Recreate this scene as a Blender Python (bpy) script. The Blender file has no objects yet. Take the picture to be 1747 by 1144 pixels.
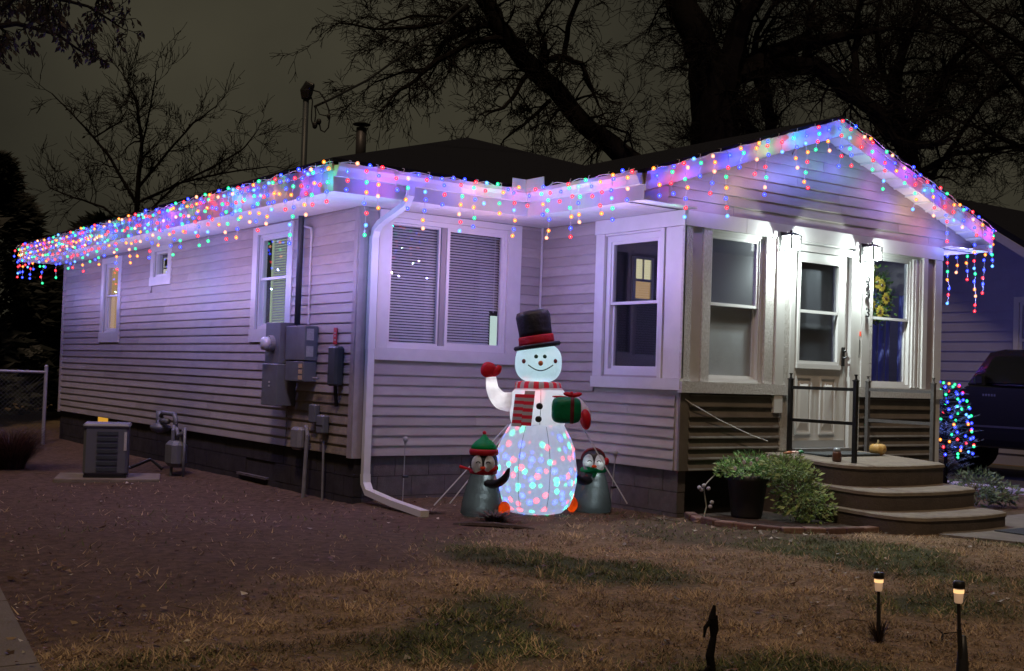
import bpy, math, random
import numpy as np
from mathutils import Vector, Matrix, noise
random.seed(7)
rnd = random.random
def U(a, b): return a + (b - a) * rnd()
SC = bpy.context.scene
COL = SC.collection
YAW = 0.6266
# ------------------------------------------------------------------ camera
cam_d = bpy.data.cameras.new('camera')
cam = bpy.data.objects.new('camera', cam_d); COL.objects.link(cam)
def set_cam():
    pitch, roll = 0.0327, 0.0334
    f = Vector((math.sin(YAW) * math.cos(pitch), math.cos(YAW) * math.cos(pitch), math.sin(pitch)))
    r = Vector((math.cos(YAW), -math.sin(YAW), 0)); u = r.cross(f)
    r2 = r * math.cos(roll) + u * math.sin(roll); u2 = -r * math.sin(roll) + u * math.cos(roll)
    m = Matrix((r2, u2, -f)).transposed().to_4x4()
    m.translation = Vector((-5.632, -10.386, 1.297))
    cam.matrix_world = m
set_cam()
cam_d.sensor_width = 36.0; cam_d.lens = 2028.4 / 1747 * 36
cam_d.clip_start = 0.05; cam_d.clip_end = 600
SC.camera = cam
# ------------------------------------------------------------------ sky
W = bpy.data.worlds.new('World'); SC.world = W; W.use_nodes = True
nt = W.node_tree; nt.nodes.clear()
wo = nt.nodes.new('ShaderNodeOutputWorld'); bg = nt.nodes.new('ShaderNodeBackground')
tc = nt.nodes.new('ShaderNodeTexCoord'); ns = nt.nodes.new('ShaderNodeTexNoise'); cr = nt.nodes.new('ShaderNodeValToRGB')
ns.inputs['Scale'].default_value = 2.2; ns.inputs['Detail'].default_value = 5
nt.links.new(tc.outputs['Generated'], ns.inputs['Vector']); nt.links.new(ns.outputs['Fac'], cr.inputs['Fac'])
cr.color_ramp.elements[0].position = 0.36; cr.color_ramp.elements[0].color = (0.022, 0.0205, 0.0145, 1)
cr.color_ramp.elements[1].position = 0.66; cr.color_ramp.elements[1].color = (0.052, 0.047, 0.031, 1)
nt.links.new(cr.outputs['Color'], bg.inputs['Color']); bg.inputs['Strength'].default_value = 1.0
nt.links.new(bg.outputs[0], wo.inputs[0])
# the far street lamp that lights the lawn, as one weak warm distant light
sd = bpy.data.lights.new('street_glow', 'SUN'); sd.energy = 1.08; sd.angle = math.radians(6); sd.color = (1.0, 0.72, 0.47)
so = bpy.data.objects.new('street_glow', sd); COL.objects.link(so)
so.rotation_euler = Vector((0.52, 0.50, -1.35)).to_track_quat('-Z', 'Y').to_euler()
so.location = (-8, -20, 12)
SC.view_settings.view_transform = 'Standard'; SC.view_settings.look = 'None'
SC.view_settings.exposure = 0.0; SC.view_settings.gamma = 1.0; SC.view_settings.use_curve_mapping = False
SC.render.engine = 'CYCLES'
cy = SC.cycles
cy.use_denoising = True; cy.max_bounces = 6; cy.diffuse_bounces = 3; cy.glossy_bounces = 3
cy.transmission_bounces = 4; cy.transparent_max_bounces = 12; cy.sample_clamp_indirect = 2.5
cy.caustics_reflective = False; cy.caustics_refractive = False
# ------------------------------------------------------------------ materials
MATS = {}
def mat(name, col, rough=0.6, spec=0.5, metal=0.0, var=0.0, vscale=8.0, bump=0.0, bscale=60.0, col2=None, stretch=None, trans=0.0, emis=None, estr=0.0, coat=0.0):
    m = bpy.data.materials.new(name); m.use_nodes = True; t = m.node_tree; n = t.nodes; L = t.links
    b = n['Principled BSDF']
    b.inputs['Base Color'].default_value = (*col, 1); b.inputs['Roughness'].default_value = rough
    b.inputs['Specular IOR Level'].default_value = spec; b.inputs['Metallic'].default_value = metal
    b.inputs['Coat Weight'].default_value = coat
    if emis: b.inputs['Emission Color'].default_value = (*emis, 1); b.inputs['Emission Strength'].default_value = estr
    c = n.new('ShaderNodeTexCoord'); mp = n.new('ShaderNodeMapping'); L.new(c.outputs['Object'], mp.inputs['Vector'])
    if stretch: mp.inputs['Scale'].default_value = stretch
    if var or col2:
        x = n.new('ShaderNodeTexNoise'); x.inputs['Scale'].default_value = vscale; x.inputs['Detail'].default_value = 6; x.inputs['Roughness'].default_value = 0.65
        L.new(mp.outputs[0], x.inputs['Vector'])
        r = n.new('ShaderNodeValToRGB'); L.new(x.outputs['Fac'], r.inputs['Fac'])
        c2 = col2 if col2 else tuple(k * (1 - var) for k in col)
        r.color_ramp.elements[0].position = 0.32; r.color_ramp.elements[0].color = (*c2, 1)
        r.color_ramp.elements[1].position = 0.68; r.color_ramp.elements[1].color = (*col, 1)
        L.new(r.outputs['Color'], b.inputs['Base Color'])
    if bump:
        y = n.new('ShaderNodeTexNoise'); y.inputs['Scale'].default_value = bscale; y.inputs['Detail'].default_value = 5
        L.new(mp.outputs[0], y.inputs['Vector'])
        bm_ = n.new('ShaderNodeBump'); bm_.inputs['Strength'].default_value = bump; bm_.inputs['Distance'].default_value = 0.01
        L.new(y.outputs['Fac'], bm_.inputs['Height']); L.new(bm_.outputs[0], b.inputs['Normal'])
    if trans:
        o = n['Material Output']; tr = n.new('ShaderNodeBsdfTranslucent'); mx = n.new('ShaderNodeMixShader')
        tr.inputs['Color'].default_value = (*col, 1); mx.inputs[0].default_value = trans
        L.new(b.outputs[0], mx.inputs[1]); L.new(tr.outputs[0], mx.inputs[2]); L.new(mx.outputs[0], o.inputs['Surface'])
    MATS[name] = m; return m
def emat(name, col, s):
    m = bpy.data.materials.new(name); m.use_nodes = True; t = m.node_tree; t.nodes.clear()
    o = t.nodes.new('ShaderNodeOutputMaterial'); e = t.nodes.new('ShaderNodeEmission')
    e.inputs['Color'].default_value = (*col, 1); e.inputs['Strength'].default_value = s
    t.links.new(e.outputs[0], o.inputs['Surface']); MATS[name] = m; return m
def glassmat(name, tint=(0.9, 0.92, 0.95), refl=1.5, haze=0.0):
    m = bpy.data.materials.new(name); m.use_nodes = True; t = m.node_tree; t.nodes.clear(); n = t.nodes; L = t.links
    o = n.new('ShaderNodeOutputMaterial'); f = n.new('ShaderNodeFresnel'); geo = n.new('ShaderNodeNewGeometry'); mr_ = n.new('ShaderNodeMapRange'); mr_.inputs['To Min'].default_value = refl; mr_.inputs['To Max'].default_value = 1 / refl; L.new(geo.outputs['Backfacing'], mr_.inputs['Value']); L.new(mr_.outputs[0], f.inputs['IOR'])
    g = n.new('ShaderNodeBsdfGlossy'); g.inputs['Roughness'].default_value = 0.01
    tr = n.new('ShaderNodeBsdfTransparent'); tr.inputs['Color'].default_value = (*tint, 1)
    mx = n.new('ShaderNodeMixShader'); L.new(f.outputs[0], mx.inputs[0]); L.new(tr.outputs[0], mx.inputs[1]); L.new(g.outputs[0], mx.inputs[2])
    if haze:
        d = n.new('ShaderNodeBsdfDiffuse'); d.inputs['Color'].default_value = (0.5, 0.52, 0.55, 1)
        m2 = n.new('ShaderNodeMixShader'); m2.inputs[0].default_value = haze
        L.new(mx.outputs[0], m2.inputs[1]); L.new(d.outputs[0], m2.inputs[2]); L.new(m2.outputs[0], o.inputs['Surface'])
    else: L.new(mx.outputs[0], o.inputs['Surface'])
    MATS[name] = m; return m
def lightmat(name, col, tstr):   # glowing frosted pane that also lets the lamp behind through
    m = bpy.data.materials.new(name); m.use_nodes = True; t = m.node_tree; t.nodes.clear(); n = t.nodes; L = t.links
    o = n.new('ShaderNodeOutputMaterial'); e = n.new('ShaderNodeEmission'); e.inputs['Color'].default_value = (*col, 1); e.inputs['Strength'].default_value = tstr
    tr = n.new('ShaderNodeBsdfTransparent'); mx = n.new('ShaderNodeMixShader'); mx.inputs[0].default_value = 0.45
    L.new(tr.outputs[0], mx.inputs[1]); L.new(e.outputs[0], mx.inputs[2]); L.new(mx.outputs[0], o.inputs['Surface'])
    MATS[name] = m; return m
SID = mat('siding', (0.40, 0.365, 0.35), 0.5, 0.4, var=0.16, vscale=3, bump=0.12, bscale=90, stretch=(1, 1, 6))
SIDW = mat('weathered_siding', (0.30, 0.25, 0.19), 0.7, 0.3, var=0.5, vscale=5, bump=0.3, bscale=40)
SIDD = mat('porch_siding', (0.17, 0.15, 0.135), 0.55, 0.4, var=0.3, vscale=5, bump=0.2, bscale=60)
TRIM = mat('white_trim', (0.62, 0.62, 0.62), 0.45, 0.4, var=0.1, vscale=5)
VIN = mat('white_vinyl', (0.66, 0.66, 0.67), 0.35, 0.5, var=0.06, vscale=6)
ROUGHW = mat('peeling_paint', (0.60, 0.59, 0.59), 0.8, 0.2, bump=1.0, bscale=110, col2=(0.42, 0.405, 0.39), vscale=60, stretch=(1, 1, 0.5))
SASH = mat('dark_sash', (0.25, 0.24, 0.25), 0.6)  # dark grey of the slider's centre sash
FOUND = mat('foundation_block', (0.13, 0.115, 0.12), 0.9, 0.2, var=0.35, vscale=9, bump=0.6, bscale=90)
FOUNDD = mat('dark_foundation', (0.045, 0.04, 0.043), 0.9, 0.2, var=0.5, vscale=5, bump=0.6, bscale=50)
ROOF = mat('shingle', (0.009, 0.010, 0.020), 0.95, 0.2, var=0.5, vscale=30, bump=1.0, bscale=120)
DARK = mat('dark_inside', (0.02, 0.02, 0.022), 0.9)
ROOM = mat('room_wall', (0.16, 0.155, 0.16), 0.9)
GLASS = glassmat('window_glass'); GLASSH = glassmat('hazy_glass', haze=0.10)
BLIND = mat('blind_slat', (0.72, 0.72, 0.69), 0.5)
CONC = mat('concrete', (0.21, 0.18, 0.145), 0.85, 0.3, var=0.25, vscale=7, bump=0.5, bscale=80, col2=(0.145, 0.12, 0.10))
CONCD = mat('painted_concrete', (0.10, 0.08, 0.072), 0.85, 0.3, var=0.3, vscale=6, bump=0.5, bscale=60)
PAVE = mat('pavement', (0.17, 0.15, 0.135), 0.9, 0.2, var=0.25, vscale=5, bump=0.5, bscale=70)
IRON = mat('black_iron', (0.012, 0.012, 0.013), 0.4, 0.5)
GREYI = mat('grey_iron', (0.11, 0.105, 0.11), 0.5, 0.5, var=0.3, vscale=20)
METER = mat('meter_grey', (0.16, 0.17, 0.19), 0.5, 0.5, metal=0.2, var=0.2, vscale=8)
METERD = mat('meter_dark', (0.04, 0.05, 0.06), 0.5, 0.5, var=0.3)
PIPE = mat('grey_pipe', (0.24, 0.24, 0.25), 0.5, 0.4, var=0.3, vscale=10)
LABEL = mat('paper_label', (0.5, 0.48, 0.46), 0.7, var=0.3, vscale=60)
LABELY = mat('yellow_label', (0.5, 0.36, 0.2), 0.7, var=0.3, vscale=60)
REDM = mat('red_plastic', (0.45, 0.03, 0.04), 0.5)
BARK = mat('bark', (0.010, 0.008, 0.008), 0.95, 0.1, bump=1.0, bscale=20, var=0.5, vscale=6, stretch=(1, 1, 0.3))
TWIG = mat('twig', (0.009, 0.007, 0.007), 0.95, 0.1)
BLK = mat('black_fabric', (0.012, 0.012, 0.016), 0.5, 0.5)
# ------------------------------------------------------------------ mesh builder
class MB:
    def __init__(s, T=None): s.v = []; s.f = []; s.m = []; s.T = T; s.mi = 0
    def add(s, vs, fs):
        o = len(s.v)
        s.v += [tuple(s.T(*p)) if s.T else tuple(p) for p in vs]
        s.f += [tuple(i + o for i in f) for f in fs]; s.m += [s.mi] * len(fs); return s
    def box(s, x0, x1, y0, y1, z0, z1):
        return s.add([(x0, y0, z0), (x1, y0, z0), (x1, y1, z0), (x0, y1, z0), (x0, y0, z1), (x1, y0, z1), (x1, y1, z1), (x0, y1, z1)],
              [(0, 3, 2, 1), (4, 5, 6, 7), (0, 1, 5, 4), (1, 2, 6, 5), (2, 3, 7, 6), (3, 0, 4, 7)])
    def bev(s, x0, x1, y0, y1, z0, z1, r=0.005):   # box with chamfered vertical and top edges
        pts = [(x0 + r, y0), (x1 - r, y0), (x1, y0 + r), (x1, y1 - r), (x1 - r, y1), (x0 + r, y1), (x0, y1 - r), (x0, y0 + r)]
        cx, cyy = (x0 + x1) / 2, (y0 + y1) / 2
        def sh(p): return (p[0] + (r if p[0] < cx else -r) * 0.7, p[1] + (r if p[1] < cyy else -r) * 0.7)
        vs = [(*sh(p), z0) for p in pts] + [(*p, z0 + r) for p in pts] + [(*p, z1 - r) for p in pts] + [(*sh(p), z1) for p in pts]
        fs = [tuple(range(7, -1, -1)), tuple(range(24, 32))]
        for k in range(3):
            for i in range(8): j = (i + 1) % 8; fs.append((k * 8 + i, k * 8 + j, k * 8 + 8 + j, k * 8 + 8 + i))
        return s.add(vs, fs)
    def prism(s, poly, axis, a0, a1):   # poly in the two other axes
        n = len(poly)
        def P(p, a): return {'x': (a, p[0], p[1]), 'y': (p[0], a, p[1]), 'z': (p[0], p[1], a)}[axis]
        vs = [P(p, a0) for p in poly] + [P(p, a1) for p in poly]
        fs = [tuple(range(n - 1, -1, -1)), tuple(range(n, 2 * n))] + [(i, (i + 1) % n, n + (i + 1) % n, n + i) for i in range(n)]
        return s.add(vs, fs)
    def tube(s, pts, r, n=6, cap=True, flat=1.0):
        P = [Vector(p) for p in pts]; k = len(P); R = r if hasattr(r, '__len__') else [r] * k
        vs = []; ref = None
        for i in range(k):
            d = (P[min(i + 1, k - 1)] - P[max(i - 1, 0)])
            if d.length < 1e-9: d = Vector((0, 0, 1))
            d.normalize()
            if ref is None:
                ref = Vector((0, 0, 1)) if abs(d.z) < 0.9 else Vector((1, 0, 0))
            ref = (ref - d * ref.dot(d))
            if ref.length < 1e-6: ref = d.orthogonal()
            ref.normalize(); b = d.cross(ref)
            for j in range(n):
                a = 2 * math.pi * j / n
                vs.append(tuple(P[i] + (ref * math.cos(a) * flat + b * math.sin(a)) * R[i]))
        fs = [(i * n + j, i * n + (j + 1) % n, (i + 1) * n + (j + 1) % n, (i + 1) * n + j) for i in range(k - 1) for j in range(n)]
        if cap: fs += [tuple(range(n - 1, -1, -1)), tuple(range((k - 1) * n, k * n))]
        return s.add(vs, fs)
    def lathe(s, prof, n=24, c=(0, 0), sx=1.0, sy=1.0, tilt=None):   # prof: (r, z)
        vs = []
        for r, z in prof:
            for j in range(n):
                a = 2 * math.pi * j / n; p = Vector((r * math.cos(a) * sx, r * math.sin(a) * sy, z))
                if tilt: p = tilt @ p
                vs.append((p.x + c[0], p.y + c[1], p.z))
        k = len(prof)
        fs = [(i * n + j, i * n + (j + 1) % n, (i + 1) * n + (j + 1) % n, (i + 1) * n + j) for i in range(k - 1) for j in range(n)]
        fs += [tuple(range(n - 1, -1, -1)), tuple(range((k - 1) * n, k * n))]
        return s.add(vs, fs)
    def ell(s, c, r, nu=16, nv=10, p=1.0, M=None):   # superellipsoid, p<1 squarer
        vs = []; sg = lambda q: math.copysign(abs(q) ** p, q)
        for i in range(nv + 1):
            ph = math.pi * (i / nv - 0.5) * 0.998
            for j in range(nu):
                th = 2 * math.pi * j / nu
                q = Vector((r[0] * sg(math.cos(ph)) * sg(math.cos(th)), r[1] * sg(math.cos(ph)) * sg(math.sin(th)), r[2] * sg(math.sin(ph))))
                if M: q = M @ q
                vs.append((c[0] + q.x, c[1] + q.y, c[2] + q.z))
        fs = [(i * nu + j, i * nu + (j + 1) % nu, (i + 1) * nu + (j + 1) % nu, (i + 1) * nu + j) for i in range(nv) for j in range(nu)]
        fs += [tuple(range(nu - 1, -1, -1)), tuple(range(nv * nu, (nv + 1) * nu))]
        return s.add(vs, fs)
    def mesh(s, name, mats):
        me = bpy.data.meshes.new(name); me.from_pydata(s.v, [], s.f)
        for m in (mats if isinstance(mats, (list, tuple)) else [mats]): me.materials.append(m)
        me.polygons.foreach_set('material_index', s.m); me.update(); return me
    def build(s, name, mats, parent=None, smooth=False, **kw):
        me = s.mesh(name, mats)
        if smooth: me.polygons.foreach_set('use_smooth', [True] * len(me.polygons))
        return link(name, me, parent, **kw)
def link(name, data, parent=None, **kw):
    o = bpy.data.objects.new(name, data); COL.objects.link(o)
    if parent: o.parent = parent
    for k, q in kw.items(): o[k] = q
    return o
def thing(name, label, cat, loc=(0, 0, 0), rz=0.0, group=None):
    o = bpy.data.objects.new(name, None); COL.objects.link(o); o.empty_display_size = 0.1
    o.location = loc; o.rotation_euler = (0, 0, rz); o['label'] = label; o['category'] = cat
    if group: o['group'] = group
    return o
def smooth_by(o):
    for p in o.data.polygons: p.use_smooth = True
# ------------------------------------------------------------------ ground
def sstep(a, b, x):
    t = max(0.0, min(1.0, (x - a) / (b - a))); return t * t * (3 - 2 * t)
def hgt(x, y):
    h = -0.11 * (1 - sstep(-0.6, 0.4, x)) * sstep(-1.5, 0.5, y)
    if y < -6: h -= 0.03 * (y + 6) * -0.2
    n1 = noise.noise(Vector((x * 0.5, y * 0.5, 0.3))) * 0.035 + noise.noise(Vector((x * 2.1, y * 2.1, 2.3))) * 0.012
    h += n1 * (0.4 if x > -0.3 and y > -3.2 else 1.0)
    if x > 2.3 and y > -4.5: h = h * 0.4
    return h
def grad_axis(a, b, st, far0, far1):
    xs = list(np.arange(a, b, st)); s_ = st; x = a
    while x > far0: s_ *= 1.25; x -= s_; xs.insert(0, x)
    s_ = st; x = xs[-1]
    while x < far1: s_ *= 1.25; x += s_; xs.append(x)
    return xs
gx = grad_axis(-6.5, 8.0, 0.07, -130, 260); gy = grad_axis(-9.5, 5.0, 0.07, -60, 300)
gv = []; 
for y in gy:
    for x in gx:
        z = hgt(x, y)
        if -6.5 < x < 8 and -9.5 < y < 5:
            z += noise.noise(Vector((x * 9, y * 9, 0))) * 0.008 + noise.noise(Vector((x * 23, y * 23, 5))) * 0.004
        gv.append((x, y, z))
nx = len(gx)
gf = [(j * nx + i, j * nx + i + 1, (j + 1) * nx + i + 1, (j + 1) * nx + i) for j in range(len(gy) - 1) for i in range(nx - 1)]
gm = bpy.data.meshes.new('ground'); gm.from_pydata(gv, [], gf); gm.update()
gm.polygons.foreach_set('use_smooth', [True] * len(gm.polygons))
def grass_shade_mask(x, y):   # 1 = grassy lawn, 0 = bare soil; edge also paints the yard's shadow line
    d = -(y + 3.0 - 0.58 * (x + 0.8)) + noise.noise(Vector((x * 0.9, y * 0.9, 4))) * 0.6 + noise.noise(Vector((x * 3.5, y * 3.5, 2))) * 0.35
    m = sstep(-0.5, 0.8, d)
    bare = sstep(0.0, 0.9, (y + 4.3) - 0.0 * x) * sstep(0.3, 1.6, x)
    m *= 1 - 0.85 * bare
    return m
def green_mask(x, y):
    return sstep(0.12, 0.5, noise.noise(Vector((x * 0.8 + 7, y * 0.8, 1))) + 0.22 * sstep(0, 2.5, x) + 0.12)
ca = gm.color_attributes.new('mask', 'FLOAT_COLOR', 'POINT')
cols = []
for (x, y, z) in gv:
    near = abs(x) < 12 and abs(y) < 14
    cols += [grass_shade_mask(x, y) if near else 0.5, green_mask(x, y) if near else 0.4, 0, 1]
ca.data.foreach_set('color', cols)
GM = bpy.data.materials.new('lawn_soil'); GM.use_nodes = True
t = GM.node_tree; n = t.nodes; L = t.links; b = n['Principled BSDF']
at = n.new('ShaderNodeAttribute'); at.attribute_name = 'mask'; sp = n.new('ShaderNodeSeparateColor'); L.new(at.outputs['Color'], sp.inputs[0])
tcn = n.new('ShaderNodeTexCoord')
def nz(scale, det=6, rough=0.65):
    q = n.new('ShaderNodeTexNoise'); q.inputs['Scale'].default_value = scale; q.inputs['Detail'].default_value = det; q.inputs['Roughness'].default_value = rough
    L.new(tcn.outputs['Object'], q.inputs['Vector']); return q
def ramp(src, p0, c0, p1, c1):
    r = n.new('ShaderNodeValToRGB'); L.new(src, r.inputs['Fac'])
    r.color_ramp.elements[0].position = p0; r.color_ramp.elements[0].color = (*c0, 1)
    r.color_ramp.elements[1].position = p1; r.color_ramp.elements[1].color = (*c1, 1); return r
def mixc(f, a_, b_):
    m_ = n.new('ShaderNodeMix'); m_.data_type = 'RGBA'; L.new(f, m_.inputs[0]); L.new(a_, m_.inputs[6]); L.new(b_, m_.inputs[7]); return m_.outputs[2]
soil = ramp(nz(14).outputs['Fac'], 0.3, (0.045, 0.029, 0.021), 0.7, (0.145, 0.095, 0.068))  # dark soil tone also carries the shade over the left yard
dry = ramp(nz(22).outputs['Fac'], 0.3, (0.10, 0.07, 0.042), 0.7, (0.34, 0.235, 0.145))
grn = ramp(nz(26).outputs['Fac'], 0.3, (0.03, 0.035, 0.016), 0.7, (0.08, 0.09, 0.035))
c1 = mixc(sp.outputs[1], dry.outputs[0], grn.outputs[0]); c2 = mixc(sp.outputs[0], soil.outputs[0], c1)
L.new(c2, b.inputs['Base Color']); b.inputs['Roughness'].default_value = 0.95; b.inputs['Specular IOR Level'].default_value = 0.15
bp = n.new('ShaderNodeBump'); bp.inputs['Strength'].default_value = 0.9; bp.inputs['Distance'].default_value = 0.02
L.new(nz(45, 8).outputs['Fac'], bp.inputs['Height']); L.new(bp.outputs[0], b.inputs['Normal'])
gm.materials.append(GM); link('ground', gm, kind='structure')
# blade material: colour per blade
def attr_mat(name, rough=0.8, trans=0.25, spec=0.2):
    m = bpy.data.materials.new(name); m.use_nodes = True; t = m.node_tree; n = t.nodes; L = t.links; b = n['Principled BSDF']
    a_ = n.new('ShaderNodeAttribute'); a_.attribute_name = 'tint'; L.new(a_.outputs['Color'], b.inputs['Base Color'])
    b.inputs['Roughness'].default_value = rough; b.inputs['Specular IOR Level'].default_value = spec
    if trans:
        tr = n.new('ShaderNodeBsdfTranslucent'); mx = n.new('ShaderNodeMixShader'); mx.inputs[0].default_value = trans
        L.new(a_.outputs['Color'], tr.inputs['Color']); L.new(b.outputs[0], mx.inputs[1]); L.new(tr.outputs[0], mx.inputs[2]); L.new(mx.outputs[0], n['Material Output'].inputs['Surface'])
    return m
BLADE = attr_mat('grass_blade'); LEAFM = attr_mat('leaf', 0.55, 0.3, 0.4)
def tri_mesh(name, V, F, C, m, parent=None, **kw):
    me = bpy.data.meshes.new(name); me.from_pydata(V, [], F); me.materials.append(m)
    ca = me.color_attributes.new('tint', 'FLOAT_COLOR', 'POINT'); ca.data.foreach_set('color', [q for c in C for q in (*c, 1)])
    me.update(); return link(name, me, parent, **kw)
def on_hard(x, y):   # places where no grass grows
    if x > -0.05 and y > -0.05: return True
    if x > 2.2 and y > -2.3: return True
    if x > 3.3 and y > -4.1: return True
    if walk_left(x, y): return True
    if x > 3.75 and -6.5 < y: return (y > -4.75)
    return False
def walk_left(x, y): return x < -3.95 + 0.14 * (y + 3.0) and y > -9 and y < -1
V = []; F = []; C = []
N = 0
rs = random.Random(3)
while N < 150000:
    # sample in camera space so density follows the view
    ang = YAW + (rs.random() - 0.5) * 0.86; d = 4.3 + 10.5 * rs.random() ** 1.25
    x = -5.632 + math.sin(ang) * d; y = -10.386 + math.cos(ang) * d
    if on_hard(x, y): continue
    N += 1
    g = grass_shade_mask(x, y)
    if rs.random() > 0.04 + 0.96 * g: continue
    gr = green_mask(x, y)
    cl = noise.noise(Vector((x * 5, y * 5, 9)))
    if cl < -0.15 and rs.random() < 0.6: continue
    z = hgt(x, y) + 0.002
    h = (0.009 + 0.021 * rs.random()) * max(0.35, 1 + 1.8 * cl) * (0.8 + 0.3 * gr); a = rs.random() * 6.283; lean = h * (0.5 + 2.0 * rs.random())
    w = 0.0014 + 0.0016 * rs.random() + 0.0003 * d
    ca_, sa = math.cos(a), math.sin(a); o = len(V)
    V += [(x - sa * w, y + ca_ * w, z), (x + sa * w, y - ca_ * w, z), (x + ca_ * lean, y + sa * lean, z + h)]
    F.append((o, o + 1, o + 2))
    k = (0.5 + 0.8 * rs.random()) * (1 + 0.9 * noise.noise(Vector((x * 1.6, y * 1.6, 3))) + 0.7 * cl)
    if rs.random() < gr * 0.75: c = (0.12 * k, 0.135 * k, 0.055 * k)
    else:
        c = (0.34 * k, 0.25 * k, 0.16 * k)
    C += [c] * 3
tri_mesh('lawn_grass', V, F, C, BLADE, kind='stuff', label='short patchy brown and green grass of the lawn', category='grass')
# dead leaves and litter
V = []; F = []; C = []
for i in range(4200):
    ang = YAW + (rs.random() - 0.5) * 0.9; d = 4.5 + 10 * rs.random()
    x = -5.632 + math.sin(ang) * d; y = -10.386 + math.cos(ang) * d
    if (x > 0 and y > -0.02) or (x > 2.2 and y > -2.25) or (x > 3.3 and y > -4.1): continue
    nearhouse = (x > 0 and y > -1.2) or (x > 1.6 and y > -4.0) or x < -3.4
    if not nearhouse and (rs.random() < 0.5 or noise.noise(Vector((x * 1.3, y * 1.3, 6))) < 0.0): continue
    z = hgt(x, y) + 0.012 + 0.01 * rs.random(); s_ = 0.010 + 0.026 * rs.random() ** 2; a = rs.random() * 6.28
    e1 = Vector((math.cos(a), math.sin(a), (rs.random() - 0.5) * 0.6)) * s_; e2 = Vector((-math.sin(a), math.cos(a), (rs.random() - 0.5) * 0.8)) * s_ * 0.6
    p = Vector((x, y, z)); up_ = Vector((0, 0, s_ * 0.35)); o = len(V)
    V += [tuple(p - e1 + up_), tuple(p - e2), tuple(p + e1 + up_ * rs.random()), tuple(p + e2), tuple(p - up_ * 0.2)]
    F += [(o, o + 1, o + 4), (o + 1, o + 2, o + 4), (o + 2, o + 3, o + 4), (o + 3, o, o + 4)]
    k = 0.5 + rs.random(); c = rs.choice([(0.16, 0.09, 0.05), (0.12, 0.07, 0.045), (0.24, 0.17, 0.11)])
    if rs.random() < 0.10: c = (0.55, 0.5, 0.44)
    C += [tuple(q * k for q in c)] * 5
tri_mesh('fallen_leaves', V, F, C, LEAFM, kind='stuff', label='fallen dry leaves scattered over the yard', category='leaves')
# concrete path lower left, entrance pad right, neighbour driveway
pb = MB(); 
pl_edges = [(-9.5, -2.2), (-8.5, -3.4), (-7.0, -5.2)]
for i, (ya, yb) in enumerate([(-9.0, -6.6), (-6.585, -5.2), (-5.185, -3.8), (-3.785, -2.4), (-2.385, -1.0)]):
    q = MB(); xr = lambda y: -3.95 + 0.14 * (y + 3.0)
    q.prism([(-6.2, ya), (xr(ya), ya), (xr(yb), yb), (-6.2, yb)], 'z', -0.2, 0.028)
    q.build('path', PAVE, kind='structure')
q = MB(); q.prism([(3.85, -4.78), (12, -4.9), (12, -3.2), (5.2, -3.5), (3.6, -4.12)], 'z', -0.2, 0.022); q.build('pavement', PAVE, kind='structure')
q = MB(); q.box(8.6, 13.4, -30, 3.5, -0.2, 0.01); q.build('driveway', mat('asphalt', (0.05, 0.048, 0.05), 0.85, var=0.3, bump=0.4), kind='structure')
q = MB(); q.bev(8.42, 8.58, -30, 3.5, -0.2, 0.07, 0.02); q.build('kerb', mat('kerb_concrete', (0.55, 0.55, 0.6), 0.8), kind='structure')
# ------------------------------------------------------------------ house
A, B, CW = 2.26, 2.223, 4.03
XR = A + CW; LEN = 10.34; ZS, ZE, ZT = 0.44, 2.91, 3.16
XM = 7.2
house = thing('house', 'single storey house with pale lap siding, enclosed gabled porch and white trim', 'house')
T1 = lambda u, n_, z: (-n_, u, z)
T2 = lambda u, n_, z: (u, -n_, z)
T3 = lambda u, n_, z: (A - n_, -u, z)
T4 = lambda u, n_, z: (u, -B - n_, z)
def fixflip(T): return T in (T1, T3)
HB = 0.1016
def runs(u0, u1, za, zb, holes):
    seg = [(u0, u1)]
    for (h0, h1, hz0, hz1) in holes:
        if zb > hz0 + 0.001 and za < hz1 - 0.001:
            ns_ = []
            for s0, s1 in seg:
                if h1 <= s0 or h0 >= s1: ns_.append((s0, s1)); continue
                if h0 > s0: ns_.append((s0, h0))
                if h1 < s1: ns_.append((h1, s1))
            seg = ns_
    return [q for q in seg if q[1] - q[0] > 0.01]
SV = [SID] + [mat('siding_tone', tuple(c * k for c in (0.40, 0.365, 0.35)), 0.5, 0.4, var=0.22, vscale=vs_, bump=0.15, bscale=70, stretch=(1, 1, 3)) for k, vs_ in ((0.93, 2.2), (1.06, 4), (0.87, 1.5))]
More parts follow.
